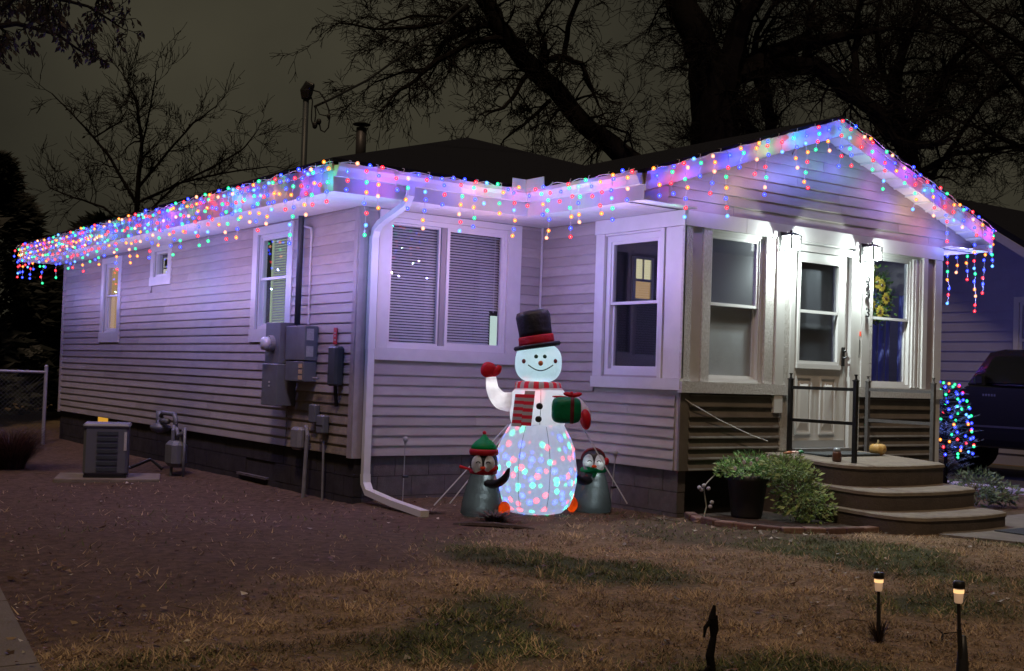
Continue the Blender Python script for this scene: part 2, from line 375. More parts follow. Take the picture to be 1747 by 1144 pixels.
def siding(T, u0, u1, z0, z1, holes, m, pick=None, top=None):
    z = z0; k = 0
    while z < z1 - 0.005:
        zb = min(z + HB, z1)
        for (s0, s1) in runs(u0, u1, z, zb, holes):
            parts_ = [(s0, s1, m)]
            if pick: parts_ = pick(s0, s1, z, m)
            pp = []
            for (p0, p1, mm) in parts_:
                cut_ = p0 + U(1.2, 3.4)
                while p1 - cut_ > 0.5: pp.append((p0, cut_ - 0.0015, mm)); p0 = cut_ + 0.0015; cut_ = p0 + U(2.4, 3.66)
                pp.append((p0, p1, mm))
            parts_ = pp
            for (p0, p1, mm) in parts_:
                q = MB(T); jig = U(-0.0015, 0.0015); db = U(0, 0.002)
                if top: pa, pb_ = top(p0, p1, z), top(p0, p1, zb)
                else: pa = pb_ = (p0, p1)
                if pa is None: continue
                if pb_ is None: mid = (pa[0] + pa[1]) / 2; pb_ = (mid - 0.02, mid + 0.02)
                n0, n1 = (0.036 if m is SIDD else 0.017) + db, 0.004
                vs = [(pa[0], 0.0, z), (pa[1], 0.0, z), (pa[1], n0, z + jig), (pa[0], n0, z + jig), (pa[0], n0, z + 0.009), (pa[1], n0, z + 0.009),
                      (pb_[0], n1, zb), (pb_[1], n1, zb), (pb_[1], 0.0, zb), (pb_[0], 0.0, zb)]
                q.add(vs, [(0, 1, 2, 3), (3, 2, 5, 4), (4, 5, 7, 6), (6, 7, 8, 9), (0, 3, 4, 6, 9), (1, 8, 7, 5, 2), (0, 9, 8, 1)])
                q.build('siding_board', random.choice(SV) if mm is SID else mm, house)
        z = zb; k += 1
def sheath(name, T, u0, u1, z0, z1, holes, m, n0=-0.10, n1=-0.001):
    q = MB(T); us = sorted(set([u0, u1] + [h[0] for h in holes] + [h[1] for h in holes])); us = [x for x in us if u0 <= x <= u1]
    for i in range(len(us) - 1):
        um = (us[i] + us[i + 1]) / 2; zc = z0
        for h in sorted([h for h in holes if h[0] < um < h[1]], key=lambda h: h[2]):
            if h[2] > zc: q.box(us[i], us[i + 1], n0, n1, zc, h[2])
            zc = max(zc, h[3])
        if zc < z1: q.box(us[i], us[i + 1], n0, n1, zc, z1)
    q.build(name, m, house)
h1 = [(7.44, 8.12, 1.73, 2.78), (5.36, 5.91, 2.48, 2.83), (1.62, 2.42, 1.72, 2.80)]
h2 = [(0.33, 1.79, 1.52, 2.84)]
h3 = [(1.09, 1.92, 1.33, 2.74)]
h4 = [(2.60, 3.34, 1.30, 2.74), (3.735, 4.745, 0.60, 2.73), (5.07, 5.95, 1.30, 2.74)]
sheath('wall', T1, 0.0, LEN, ZS, ZE, h1, SID); sheath('wall', T2, 0.11, A, ZS, ZE, h2, SID)
sheath('wall', T3, 0.0, B, ZS, ZE, h3, SID); sheath('wall', T4, A + 0.11, XR, ZS, ZE, h4, TRIM)
q = MB(); q.box(XM - 0.1, XM, 0, LEN, ZS, ZE); q.box(0.11, XM - 0.1, LEN - 0.1, LEN, ZS, ZE); q.box(XR, XM - 0.1, 0.0, 0.1, ZS, ZE); q.box(XR - 0.1, XR, -B + 0.11, -0.001, ZS, ZE)
q.build('wall', SID, house)
def pick1(s0, s1, z, m):
    if z < 1.0 and s0 < 1.49 < s1: return [(s0, 1.475, SIDW), (1.505, s1, m)]
    return [(s0, s1, m)]
siding(T1, 0.06, LEN - 0.05, ZS, ZE, [(a_ - 0.10, b_ + 0.10, c_ - 0.12, d_ + 0.07) for a_, b_, c_, d_ in h1], SID, pick=pick1)
siding(T2, 0.06, A, ZS, ZE, [(0.2, 1.95, 1.41, 2.91)], SID)
siding(T3, 0.02, B - 0.06, ZS, ZE, [(0.96, B, 1.2, 2.91)], SID)
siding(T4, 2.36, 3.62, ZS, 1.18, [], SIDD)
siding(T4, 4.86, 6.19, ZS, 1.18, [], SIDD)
# gable siding
GY = -B; RY = -B - 0.23; XA = 4.22; XL = 1.54; XRR = 6.97; ZA = 4.04
slope = (ZA - ZT) / (XA - XL)
def gtop(p0, p1, z):
    zz = z + 0.175; k = (zz - ZT) / slope
    if k < 0: return (p0, p1)
    a_, b_ = max(p0, XL + k), min(p1, XRR - k)
    return (a_, b_) if b_ > a_ + 0.02 else None
T4g = T4
siding(T4, XL + 0.02, XRR - 0.02, ZE + 0.001, 3.86, [], SID, top=gtop)
q = MB(); q.prism([(XL + 0.02, ZE + 0.002), (XRR - 0.02, ZE + 0.002), (XRR - 0.02, ZT - 0.17), (XA, ZA - 0.17), (XL + 0.02, ZT - 0.17)], 'y', -B + 0.001, -B + 0.05); q.build('wall', SID, house)
# corner posts
def cornerpost(x, y, sx, sy, z0, z1, m=TRIM, w=0.085):
    q = MB(); n_ = 0.022
    xs = sorted((x - sx * w, x + sx * n_)); ys = sorted((y - sy * w, y + sy * n_))
    q.box(*sorted((x, x + sx * n_)), *sorted((y - sy * w, y + sy * n_)), z0, z1)
    q.box(*sorted((x - sx * w, x)), *sorted((y, y + sy * n_)), z0, z1)
    q.box(*sorted((x + sx * n_ * 0.3, x + sx * (n_ + 0.004))), *sorted((y - sy * w * 0.5, y + sy * 0.0)), z0, z1)
    q.build('corner_post', m, house)
cornerpost(0, 0, -1, -1, ZS - 0.02, ZE, mat('post_tan', (0.33, 0.29, 0.29), 0.5, var=0.2))
cornerpost(0, LEN, -1, 1, ZS - 0.02, ZE, SID)
q = MB(); q.box(A - 0.035, A - 0.018, -0.035, -0.018, ZS, ZE); q.build('inside_corner_trim', TRIM, house)
# foundation
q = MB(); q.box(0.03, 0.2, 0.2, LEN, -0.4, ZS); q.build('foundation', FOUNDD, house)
holes_f = [(1.97, 2.77, 0.08, 0.30), (7.6, 8.3, 0.12, 0.40)]
q = MB(T1); 
def fblocks(T, u0, u1, z0, z1, m, off, holes=()):
    bl = 0.4; bh = 0.2; z = z1; r = 0
    while z > z0 + 0.01:
        zz = max(z - bh, z0); u = u0 - (0.2 if r % 2 else 0)
        while u < u1:
            a_, b_ = max(u, u0), min(u + bl, u1)
            if b_ - a_ > 0.03 and not any(h0 < (a_ + b_) / 2 < h1_ and hz0 < (z + zz) / 2 < hz1 for h0, h1_, hz0, hz1 in holes):
                q = MB(T); o_ = off + U(-0.002, 0.002); g = 0.0035
                q.add([(a_ + g, o_ - 0.1, zz + g), (b_ - g, o_ - 0.1, zz + g), (b_ - g, o_, zz + g), (a_ + g, o_, zz + g),
                       (a_ + g, o_ - 0.1, z - g), (b_ - g, o_ - 0.1, z - g), (b_ - g, o_, z - g), (a_ + g, o_, z - g)],
                      [(0, 3, 2, 1), (4, 5, 6, 7), (0, 1, 5, 4), (1, 2, 6, 5), (2, 3, 7, 6), (3, 0, 4, 7)])
                q.build('concrete_block', m, house)
            u += bl
        z = zz; r += 1
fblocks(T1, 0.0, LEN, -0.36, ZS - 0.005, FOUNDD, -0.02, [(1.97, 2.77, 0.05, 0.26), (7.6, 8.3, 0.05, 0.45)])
fblocks(T2, 0.1, A - 0.02, -0.16, ZS - 0.005, FOUND, -0.02)
fblocks(T3, 0.0, B - 0.02, -0.16, ZS - 0.005, FOUND, -0.02)
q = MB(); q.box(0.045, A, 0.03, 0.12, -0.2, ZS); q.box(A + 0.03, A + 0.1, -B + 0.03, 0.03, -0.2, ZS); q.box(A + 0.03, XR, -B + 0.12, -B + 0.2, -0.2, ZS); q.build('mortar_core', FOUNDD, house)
q = MB(T1); q.box(1.97, 2.77, -0.03, 0.02, 0.03, 0.055); q.build('vent_sill', FOUND, house)
q = MB(T1); q.box(7.75, 8.22, -0.018, -0.010, 0.26, 0.43); q.build('basement_window', emat('basement_glow', (1.0, 0.50, 0.06), 0.6), house, label='small lit yellow basement window')
# windows ---------------------------------------------------------------
def frame_ring(q, u0, u1, z0, z1, w, n0, n1, wb=None, wt=None):
    wb = wb or w; wt = wt or w
    q.box(u0, u0 + w, n0, n1, z0, z1); q.box(u1 - w, u1, n0, n1, z0, z1)
    q.box(u0 + w, u1 - w, n0, n1, z0, z0 + wb); q.box(u0 + w, u1 - w, n0, n1, z1 - wt, z1)
def trim_ring(T, o, u0, u1, z0, z1, w, n1, wb, wt, m=TRIM, wl=None, wr=None):
    wl = wl or w; wr = wr or w
    for nm, r in (('window_trim', (u0 - wl, u0, z0 - 0.001, z1)), ('window_trim', (u1, u1 + wr, z0 - 0.001, z1)), ('window_trim', (u0 - wl, u1 + wr, z1 + 0.001, z1 + wt)), ('window_sill', (u0 - wl - 0.01, u1 + wr + 0.01, z0 - wb, z0 - 0.002))):
        q = MB(T); e_ = 0.006 if nm == 'window_sill' else 0
        q.box(r[0], r[1], 0.0, n1 + e_, r[2], r[3]); q.build(nm, m, o)
def slats(T, o, u0, u1, z0, z1, nn, pitch=0.026, cut=None, m=BLIND):
    q = MB(T); z = z0
    while z < z1:
        e_ = u1
        if cut and z < cut[1]: e_ = cut[0]
        q.add([(u0, nn, z), (e_, nn, z), (e_, nn - 0.018, z + 0.019), (u0, nn - 0.018, z + 0.019), (u0, nn, z - 0.0015), (e_, nn, z - 0.0015), (e_, nn - 0.018, z + 0.0175), (u0, nn - 0.018, z + 0.0175)],
              [(0, 1, 2, 3), (7, 6, 5, 4), (0, 4, 5, 1), (1, 5, 6, 2), (2, 6, 7, 3), (3, 7, 4, 0)])
        z += pitch
    q.build('blind_slats', m, o, kind='stuff')
    q = MB(T)
    for uu in (u0 + 0.06, u1 - 0.06): q.box(uu - 0.002, uu + 0.002, nn + 0.001, nn + 0.003, z0 if not (cut and uu > cut[0]) else cut[1], z1)
    q.build('blind_cord', m, o)
def pane(T, o, u0, u1, z0, z1, nn, m=GLASS):
    q = MB(T); q.box(u0, u1, nn - 0.004, nn, z0, z1); q.build('pane', m, o)
def roombox(T, o, u0, u1, z0, z1, depth, m=DARK):
    q = MB(T); d = 0.02
    q.box(u0 - d, u1 + d, -depth - d, -depth, z0 - d, z1 + d)
    q.box(u0 - d, u0, -depth, -0.102, z0 - d, z1 + d); q.box(u1, u1 + d, -depth, -0.102, z0 - d, z1 + d)
    q.box(u0, u1, -depth, -0.102, z0 - d, z0); q.box(u0, u1, -depth, -0.102, z1, z1 + d)
    q.build('room_recess', m, o)
def win_empty(label=None):
    q = bpy.data.objects.new('window', None); COL.objects.link(q); q.parent = house
    if label: q['label'] = label
    return q
def double_hung(T, label, u0, u1, z0, z1, zm, n_frame=-0.01, fw=0.035, trim=None, hazy=False, panes=True):
    o = win_empty(label); q = MB(T); frame_ring(q, u0, u1, z0, z1, fw, -0.09, n_frame); q.build('frame', VIN, o)
    q = MB(T); frame_ring(q, u0 + fw, u1 - fw, zm - 0.012, z1 - fw, 0.028, -0.055, n_frame - 0.012); q.build('sash', VIN, o)
    q = MB(T); frame_ring(q, u0 + fw, u1 - fw, z0 + fw, zm + 0.02, 0.03, -0.085, n_frame - 0.03 - 0.012); q.build('sash', VIN, o)
    g = GLASSH if hazy else GLASS
    if panes:
        pane(T, o, u0 + fw + 0.026, u1 - fw - 0.026, zm + 0.014, z1 - fw - 0.026, -0.04, g)
        pane(T, o, u0 + fw + 0.028, u1 - fw - 0.028, z0 + fw + 0.028, zm - 0.008, -0.07, g)
    if trim: trim_ring(T, o, u0, u1, z0, z1, *trim)
    return o
WARM = emat('warm_curtain', (1.0, 0.62, 0.30), 0.62)
o = double_hung(T1, 'narrow far window glowing warm behind a curtain', 7.44, 8.12, 1.73, 2.78, 2.29, trim=(0.13, 0.024, 0.15, 0.09))
q = MB(T1)
for i in range(14):
    ua = 7.66 + i * 0.034; q.box(ua, ua + 0.026, -0.118 - 0.01 * (i % 2), -0.106, 1.74, 2.76)
q.build('curtain', WARM, o); roombox(T1, o, 7.40, 8.16, 1.70, 2.80, 0.35, mat('warm_room', (0.5, 0.3, 0.15), 0.8, emis=(1.0, 0.55, 0.22), estr=0.35))
o = win_empty('small high bathroom window'); q = MB(T1); frame_ring(q, 5.36, 5.91, 2.48, 2.83, 0.035, -0.09, -0.01); q.build('frame', VIN, o)
pane(T1, o, 5.395, 5.875, 2.515, 2.795, -0.05); trim_ring(T1, o, 5.36, 5.91, 2.48, 2.83, 0.13, 0.024, 0.12, 0.08)
roombox(T1, o, 5.33, 5.94, 2.45, 2.85, 0.4); q = MB(T1); frame_ring(q, 5.72, 5.92, 2.62, 2.76, 0.02, -0.13, -0.12); q.build('mirror', emat('mirror_glow', (0.8, 0.75, 0.7), 0.5), o)
q = MB(T1); q.box(5.75, 5.78, -0.14, -0.11, 2.48, 2.60); q.box(5.84, 5.88, -0.14, -0.11, 2.48, 2.60); q.build('bottle', emat('bottle_glow', (1, 0.9, 0.8), 0.8), o)
o = double_hung(T1, 'side window with lit white blinds beside the electric meter', 1.62, 2.42, 1.72, 2.80, 2.29, trim=(0.13, 0.024, 0.15, 0.09))
slats(T1, o, 1.86, 2.28, 1.78, 2.75, -0.115, 0.03, m=mat('lit_slat', (0.5, 0.52, 0.48), 0.6))
q = MB(T1); q.box(1.96, 2.44, -0.18, -0.17, 1.74, 2.79); q.build('lit_room', emat('room_glow', (0.75, 0.9, 0.62), 0.55), o); roombox(T1, o, 1.58, 2.46, 1.69, 2.82, 0.4)
# slider window W2
o = win_empty('wide sliding front window with closed blinds')
q = MB(T2); frame_ring(q, 0.33, 1.79, 1.52, 2.84, 0.035, -0.09, -0.005, 0.045, 0.045); q.build('frame', VIN, o)
q = MB(T2); frame_ring(q, 1.03, 1.755, 1.565, 2.795, 0.035, -0.05, -0.015); q.build('sash', VIN, o)
q = MB(T2); q.box(0.97, 1.028, -0.085, -0.03, 1.565, 2.795); q.build('sash', SASH, o)
q = MB(T2); frame_ring(q, 0.365, 0.97, 1.565, 2.795, 0.02, -0.085, -0.052); q.build('sash', VIN, o)
pane(T2, o, 0.384, 0.97, 1.584, 2.776, -0.065); pane(T2, o, 1.065, 1.72, 1.60, 2.76, -0.03)
slats(T2, o, 0.36, 1.02, 1.575, 2.79, -0.105, 0.0285); slats(T2, o, 1.05, 1.76, 1.575, 2.79, -0.105, 0.0285, cut=(1.655, 1.95))
q = MB(T2); q.box(1.80, 1.99, -0.30, -0.29, 1.56, 1.93); q.build('lit_doorway', emat('doorway_glow', (0.75, 0.95, 0.85), 0.8), o)
roombox(T2, o, 0.30, 2.04, 1.48, 2.86, 1.0)
trim_ring(T2, o, 0.33, 1.79, 1.52, 2.84, 0.13, 0.026, 0.12, 0.066, wr=0.17)
# W3 porch side window
o = double_hung(T3, 'tall side window of the porch', 1.09, 1.92, 1.33, 2.74, 2.05, fw=0.06)
for r in ((0.955, 1.089, 1.312, 2.762), (1.921, 1.975, 1.312, 2.762)):
    q = MB(T3); q.box(r[0], r[1], 0.0, 0.03, r[2], r[3]); q.build('window_trim', TRIM, o)
q = MB(T3); q.box(0.945, B + 0.03, 0.0, 0.045, 1.20, 1.31); q.build('window_sill', TRIM, o)
q = MB(T3); q.box(1.09, 1.92, 0.0, 0.02, 2.741, 2.762); q.build('window_trim', TRIM, o)
q = MB(T3); q.box(1.99, B + 0.028, 0.0, 0.016, 1.312, 2.762); q.box(1.976, 1.989, 0, 0.006, 1.312, 2.762); q.build('corner_panel', TRIM, house)
q = MB(T3); q.box(0.945, B + 0.04, 0.0, 0.04, 2.764, 2.909); q.build('frieze_board', TRIM, house)
q = MB(T4); q.box(A + 0.001, 3.06, 0.0, 0.04, 2.764, 2.909); q.build('frieze_board', TRIM, house)
q = MB(T4); q.box(3.066, XR + 0.03, 0.0, 0.04, 2.764, 2.909); q.build('frieze_board', TRIM, house)
# W4 porch front
def bd(nm, u0, u1, z0, z1, n0, n1, m):
    q = MB(T4); q.box(u0, u1, n0, n1, z0, z1); q.build(nm, m, house)
bd('corner_board', A - 0.026, 2.345, 1.288, 2.762, 0, 0.028, ROUGHW)
bd('wall_panel', 2.347, 2.49, 1.288, 2.762, 0, 0.008, TRIM)
bd('porch_board', 2.492, 2.598, 1.288, 2.762, 0, 0.03, ROUGHW)
bd('porch_board', 3.37, 3.505, 1.288, 2.762, 0, 0.03, ROUGHW)
bd('porch_board', 3.507, 3.628, 1.00, 2.762, 0, 0.055, TRIM)
bd('porch_board', 3.63, 3.733, 0.62, 2.762, 0, 0.032, ROUGHW)
bd('porch_board', 4.748, 4.86, 0.62, 2.762, 0, 0.04, TRIM)
bd('porch_board', 4.862, 4.99, 1.288, 2.762, 0, 0.055, TRIM)
bd('porch_board', 4.992, 5.068, 1.288, 2.762, 0, 0.03, ROUGHW)
bd('porch_board', 5.952, 6.03, 1.288, 2.762, 0, 0.04, TRIM)
bd('wall_panel', 6.032, 6.175, 1.288, 2.762, 0, 0.006, mat('mauve_panel', (0.30, 0.27, 0.28), 0.6))
bd('corner_board', 6.177, XR + 0.02, ZS, 2.762, 0, 0.035, TRIM)
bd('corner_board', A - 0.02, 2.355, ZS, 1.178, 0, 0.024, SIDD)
bd('porch_sill', A - 0.04, 3.70, 1.18, 1.286, 0, 0.058, ROUGHW)
bd('porch_sill', 4.80, XR + 0.04, 1.18, 1.286, 0, 0.058, ROUGHW)
bd('porch_board', 3.622, 3.733, ZS, 1.178, 0, 0.022, ROUGHW)
bd('porch_board', 4.748, 4.858, ZS, 1.178, 0, 0.022, ROUGHW)
o = double_hung(T4, 'left front porch window with a grey shade in the lower half', 2.60, 3.34, 1.30, 2.74, 2.045, fw=0.028, hazy=True)
q = MB(T4); q.box(2.64, 3.30, -0.098, -0.092, 1.32, 2.04); q.build('shade', mat('roller_shade', (0.8, 0.79, 0.76), 0.8, var=0.12, vscale=6), o)
ld = bpy.data.lights.new('porch_fill_lamp', 'POINT'); ld.energy = 7; ld.color = (0.35, 0.38, 1.0); ld.shadow_soft_size = 0.05  # added unseen lamp, no string there; brightens the porch interior in blue
lo = bpy.data.objects.new('porch_fill_lamp', ld); COL.objects.link(lo); lo.parent = house; lo.location = (5.0, -1.2, 2.2)
o = double_hung(T4, 'right front porch window with sunflower wreath inside', 5.07, 5.80, 1.30, 2.74, 2.045, fw=0.028)
q = MB(T4)
for k in range(4): q.box(5.802 + k * 0.037, 5.832 + k * 0.037, -0.05, 0.012 + 0.006 * (k % 2), 1.30, 2.74)
q.build('frame', VIN, o)
# interior of the porch room
q = MB(); q.box(A + 0.12, XR - 0.11, -0.02, 0.0, 0.60, 2.90); q.box(A + 0.12, XR - 0.12, -B + 0.12, -0.02, 0.56, 0.60); q.box(A + 0.12, XR - 0.12, -B + 0.12, -0.02, 2.88, 2.905)
q.build('porch_room', ROOM, house)
q = MB(); frame_ring(MB(), 0, 1, 0, 1, .1, 0, 1)
q.box(3.56, 3.60, -0.05, -0.021, 2.20, 2.72); q.box(3.84, 3.88, -0.05, -0.021, 2.20, 2.72); q.box(3.60, 3.84, -0.05, -0.021, 2.43, 2.46); q.box(3.60, 3.84, -0.05, -0.021, 2.20, 2.23); q.box(3.60, 3.84, -0.05, -0.021, 2.69, 2.72); q.box(3.71, 3.725, -0.05, -0.021, 2.46, 2.69)
q.build('inner_window', TRIM, house)
q = MB(); q.box(3.60, 3.84, -0.03, -0.022, 2.46, 2.69); q.build('inner_window_light', emat('kitchen_glow', (1.0, 0.9, 0.55), 0.7), house)
q = MB(); q.box(3.60, 3.84, -0.03, -0.022, 2.23, 2.43); q.build('inner_window_light', emat('tan_glow', (0.8, 0.5, 0.25), 0.55), house)
q = MB()
for i, (x, w) in enumerate(((5.42, 0.05), (5.52, 0.04), (5.63, 0.05), (5.74, 0.035), (5.98, 0.05))): q.tube([(x + .02, -1.95, 0.7), (x, -1.95, 1.6), (x + 0.01, -1.95, 2.35)], w * 0.8, 8, flat=0.5)
q.build('porch_curtain', mat('blue_lit_curtain', (0.25, 0.27, 0.75), 0.8, trans=0.3), house)  # blue light on the curtains put into their base colour
# door
door = bpy.data.objects.new('door', None); COL.objects.link(door); door.parent = house
q = MB(T4); q.box(3.737, 3.80, -0.08, 0.045, 0.60, 2.73); q.box(4.69, 4.745, -0.08, 0.045, 0.60, 2.73); q.box(3.80, 4.69, -0.08, 0.045, 2.665, 2.73); q.build('door_frame', TRIM, door)
q = MB(T4); q.box(3.805, 3.90, -0.04, 0.006, 0.64, 2.66); q.box(4.51, 4.665, -0.04, 0.006, 0.64, 2.66); q.box(3.90, 4.51, -0.04, 0.006, 2.56, 2.66); q.box(3.90, 4.51, -0.04, 0.006, 0.64, 1.53)
q.build('door_slab', VIN, door)
q = MB(T4); frame_ring(q, 3.875, 4.535, 1.51, 2.585, 0.03, 0.0, 0.02); q.box(3.905, 4.505, -0.01, 0.016, 2.035, 2.065); q.box(3.86, 4.55, 0.0, 0.034, 1.46, 1.509); q.build('glass_frame', VIN, door)
pane(T4, door, 3.90, 4.51, 1.535, 2.03, -0.015); pane(T4, door, 3.90, 4.51, 2.07, 2.56, -0.015)
q = MB(T4); q.box(3.90, 4.51, -0.075, -0.06, 1.50, 2.60); q.build('inner_door', mat('inner_door_grey', (0.10, 0.10, 0.11), 0.5), door)
for u0, u1 in ((3.87, 4.12), (4.25, 4.50)):
    q = MB(T4); frame_ring(q, u0, u1, 0.78, 1.38, 0.022, 0.006, 0.018)
    q.add([(u0 + .035, 0.006, 0.82), (u1 - .035, 0.006, 0.82), (u1 - .035, 0.006, 1.34), (u0 + .035, 0.006, 1.34), (u0 + .07, 0.02, 0.90), (u1 - .07, 0.02, 0.90), (u1 - .07, 0.02, 1.28), (u0 + .07, 0.02, 1.28)],
          [(4, 5, 6, 7), (0, 1, 5, 4), (1, 2, 6, 5), (2, 3, 7, 6), (3, 0, 4, 7)])
    q.build('door_panel', VIN, door)
q = MB(T4); q.box(3.81, 4.66, 0.0, 0.014, 0.645, 0.72); q.build('kick_plate', mat('kick_grey', (0.35, 0.35, 0.36), 0.4), door)
q = MB(T4); q.box(4.59, 4.63, 0.006, 0.02, 1.50, 1.70); q.tube([(4.61, 0.02, 1.60), (4.61, 0.055, 1.60), (4.56, 0.06, 1.58), (4.53, 0.06, 1.585)], 0.010, 8); q.ell((4.61, 0.03, 1.66), (0.016, 0.02, 0.016), 10, 6); q.build('handle', IRON, door)
q = MB(T4); q.box(3.80, 4.69, -0.08, 0.09, 0.585, 0.64); q.build('threshold', PIPE, door)
# house number
fc = bpy.data.curves.new('num', 'FONT')
for ch, zz in (('2', 2.40), ('4', 2.26), ('3', 2.06)):
    fc = bpy.data.curves.new('house_number', 'FONT'); fc.body = ch; fc.size = 0.135; fc.extrude = 0.006; fc.align_x = 'CENTER'
    tmp = bpy.data.objects.new('tmp', fc); COL.objects.link(tmp)
    dg = bpy.context.evaluated_depsgraph_get(); me = bpy.data.meshes.new_from_object(tmp.evaluated_get(dg)); bpy.data.objects.remove(tmp)
    me.materials.clear(); me.materials.append(IRON)
    hn = link('house_number', me, house); hn.location = (4.925, -B - 0.075, zz - 0.02); hn.rotation_euler = (math.radians(90), 0, math.radians(-8))
q = MB(T4); q.box(4.838, 4.850, 0.04, 0.052, 1.83, 1.88); q.build('doorbell', mat('bell_red', (0.4, 0.05, 0.03), 0.4, emis=(1, 0.15, 0.08), estr=0.6), house)
q = MB(T4); q.tube([(4.84, 0.045, 1.79), (4.835, 0.045, 1.60)], 0.004, 5); q.build('bell_wire', IRON, house)
# eaves ------------------------------------------------------------------
OX, OY = -0.67, -0.68
def gutter_prof():   # (outward n, z) K style
    return [(0.0, ZT - 0.115), (0.06, ZT - 0.115), (0.075, ZT - 0.07), (0.10, ZT - 0.035), (0.10, ZT), (0.088, ZT), (0.086, ZT - 0.02), (0.0, ZT - 0.01)]
gp = gutter_prof()
def fascia(T, u0, u1, gut=True):
    q = MB(T); q.box(u0, u1, -0.02, 0.0, ZE, ZT - 0.005); q.build('fascia', TRIM, house)
    if gut:
        q = MB(T); q.prism([(p[0] - 0.0, p[1]) for p in gp], 'x', u0, u1) if False else None
        vs = [(u0, p[0], p[1]) for p in gp] + [(u1, p[0], p[1]) for p in gp]; k = len(gp)
        q.add(vs, [tuple(range(k)), tuple(range(2 * k - 1, k - 1, -1))] + [(i, (i + 1) % k, k + (i + 1) % k, k + i) for i in range(k)])
        q.build('gutter', VIN, house)
TE1 = lambda u, n_, z: (OX - n_, u, z)
TE2 = lambda u, n_, z: (u, OY - n_, z)
TE3 = lambda u, n_, z: (XL - n_, u, z)
fascia(TE1, OY + 0.001, LEN + 0.35, gut=False)
q = MB(TE1); q.box(OY - 0.0, LEN + 0.35, 0.0, 0.02, ZT - 0.06, ZT + 0.004); q.build('drip_edge', VIN, house)
fascia(TE2, OX + 0.001, XL - 0.0); fascia(TE3, RY + 0.021, OY - 0.0)
q = MB(); q.box(XRR + 0.001, XRR + 0.02, RY, -0.4, ZE, ZT); q.build('fascia', TRIM, house)
# soffit panels
def soff(x0, x1, y0, y1, along):
    st = 0.30; n_ = max(1, int(round(((x1 - x0) if along == 'x' else (y1 - y0)) / st)))
    for i in range(n_):
        if along == 'x': a_, b_ = x0 + (x1 - x0) * i / n_, x0 + (x1 - x0) * (i + 1) / n_; q = MB(); q.box(a_ + 0.003, b_ - 0.003, y0, y1, ZE + 0.002, ZE + 0.012)
        else: a_, b_ = y0 + (y1 - y0) * i / n_, y0 + (y1 - y0) * (i + 1) / n_; q = MB(); q.box(x0, x1, a_ + 0.003, b_ - 0.003, ZE + 0.002, ZE + 0.012)
        q.build('soffit_panel', TRIM, house)
soff(OX + 0.001, 0.0, OY + 0.02, LEN + 0.33, 'y'); soff(0.0, XL, OY + 0.001, 0.0, 'x'); soff(XL + 0.001, A, RY + 0.06, 0.0, 'y')
soff(XR, XRR, RY + 0.06, 0.0, 'y')
q = MB(); q.box(OX + 0.03, XL + 0.03, OY + 0.03, 0, ZE + 0.013, ZE + 0.03); q.box(OX + 0.03, 0, 0, LEN + .3, ZE + 0.013, ZE + 0.03); q.box(XL + 0.031, A, -B + 0.06, 0, ZE + 0.013, ZE + 0.03); q.box(XR, XRR - 0.03, -B + 0.06, 0, ZE + 0.013, ZE + 0.03)
q.build('soffit_backing', DARK, house)
# roofs (main hip, porch gable)
RS = 0.33; ex0, ex1, ey0, ey1 = OX - 0.04, XM + 0.67, OY - 0.05, LEN + 0.39
hw = (ex1 - ex0) / 2; zr = ZT + 0.01 + hw * RS; xm = (ex0 + ex1) / 2
q = MB(); zt = ZT + 0.012
rv = [(ex0, ey0, zt), (ex1, ey0, zt), (ex1, ey1, zt), (ex0, ey1, zt), (xm, ey0 + hw, zr), (xm, ey1 - hw, zr)]
q.add(rv + [(x, y, z + 0.035) for x, y, z in rv], [(0, 4, 1), (1, 4, 5, 2), (2, 5, 3), (3, 5, 4, 0), (6, 7, 10), (7, 8, 11, 10), (8, 9, 11), (9, 6, 10, 11), (0, 1, 7, 6), (1, 2, 8, 7), (2, 3, 9, 8), (3, 0, 6, 9)])
q.build('roof', ROOF, house)
q = MB(); x0, x1 = XL - 0.04, XRR + 0.04; za = ZA + 0.004
pv = [(x0, ZT - 0.012 + 0.0), (XA, za), (x1, ZT - 0.012), (x1, ZT + 0.02), (XA, za + 0.035), (x0, ZT + 0.02)]
q.prism(pv, 'y', RY - 0.03, 1.9); q.build('roof', ROOF, house)
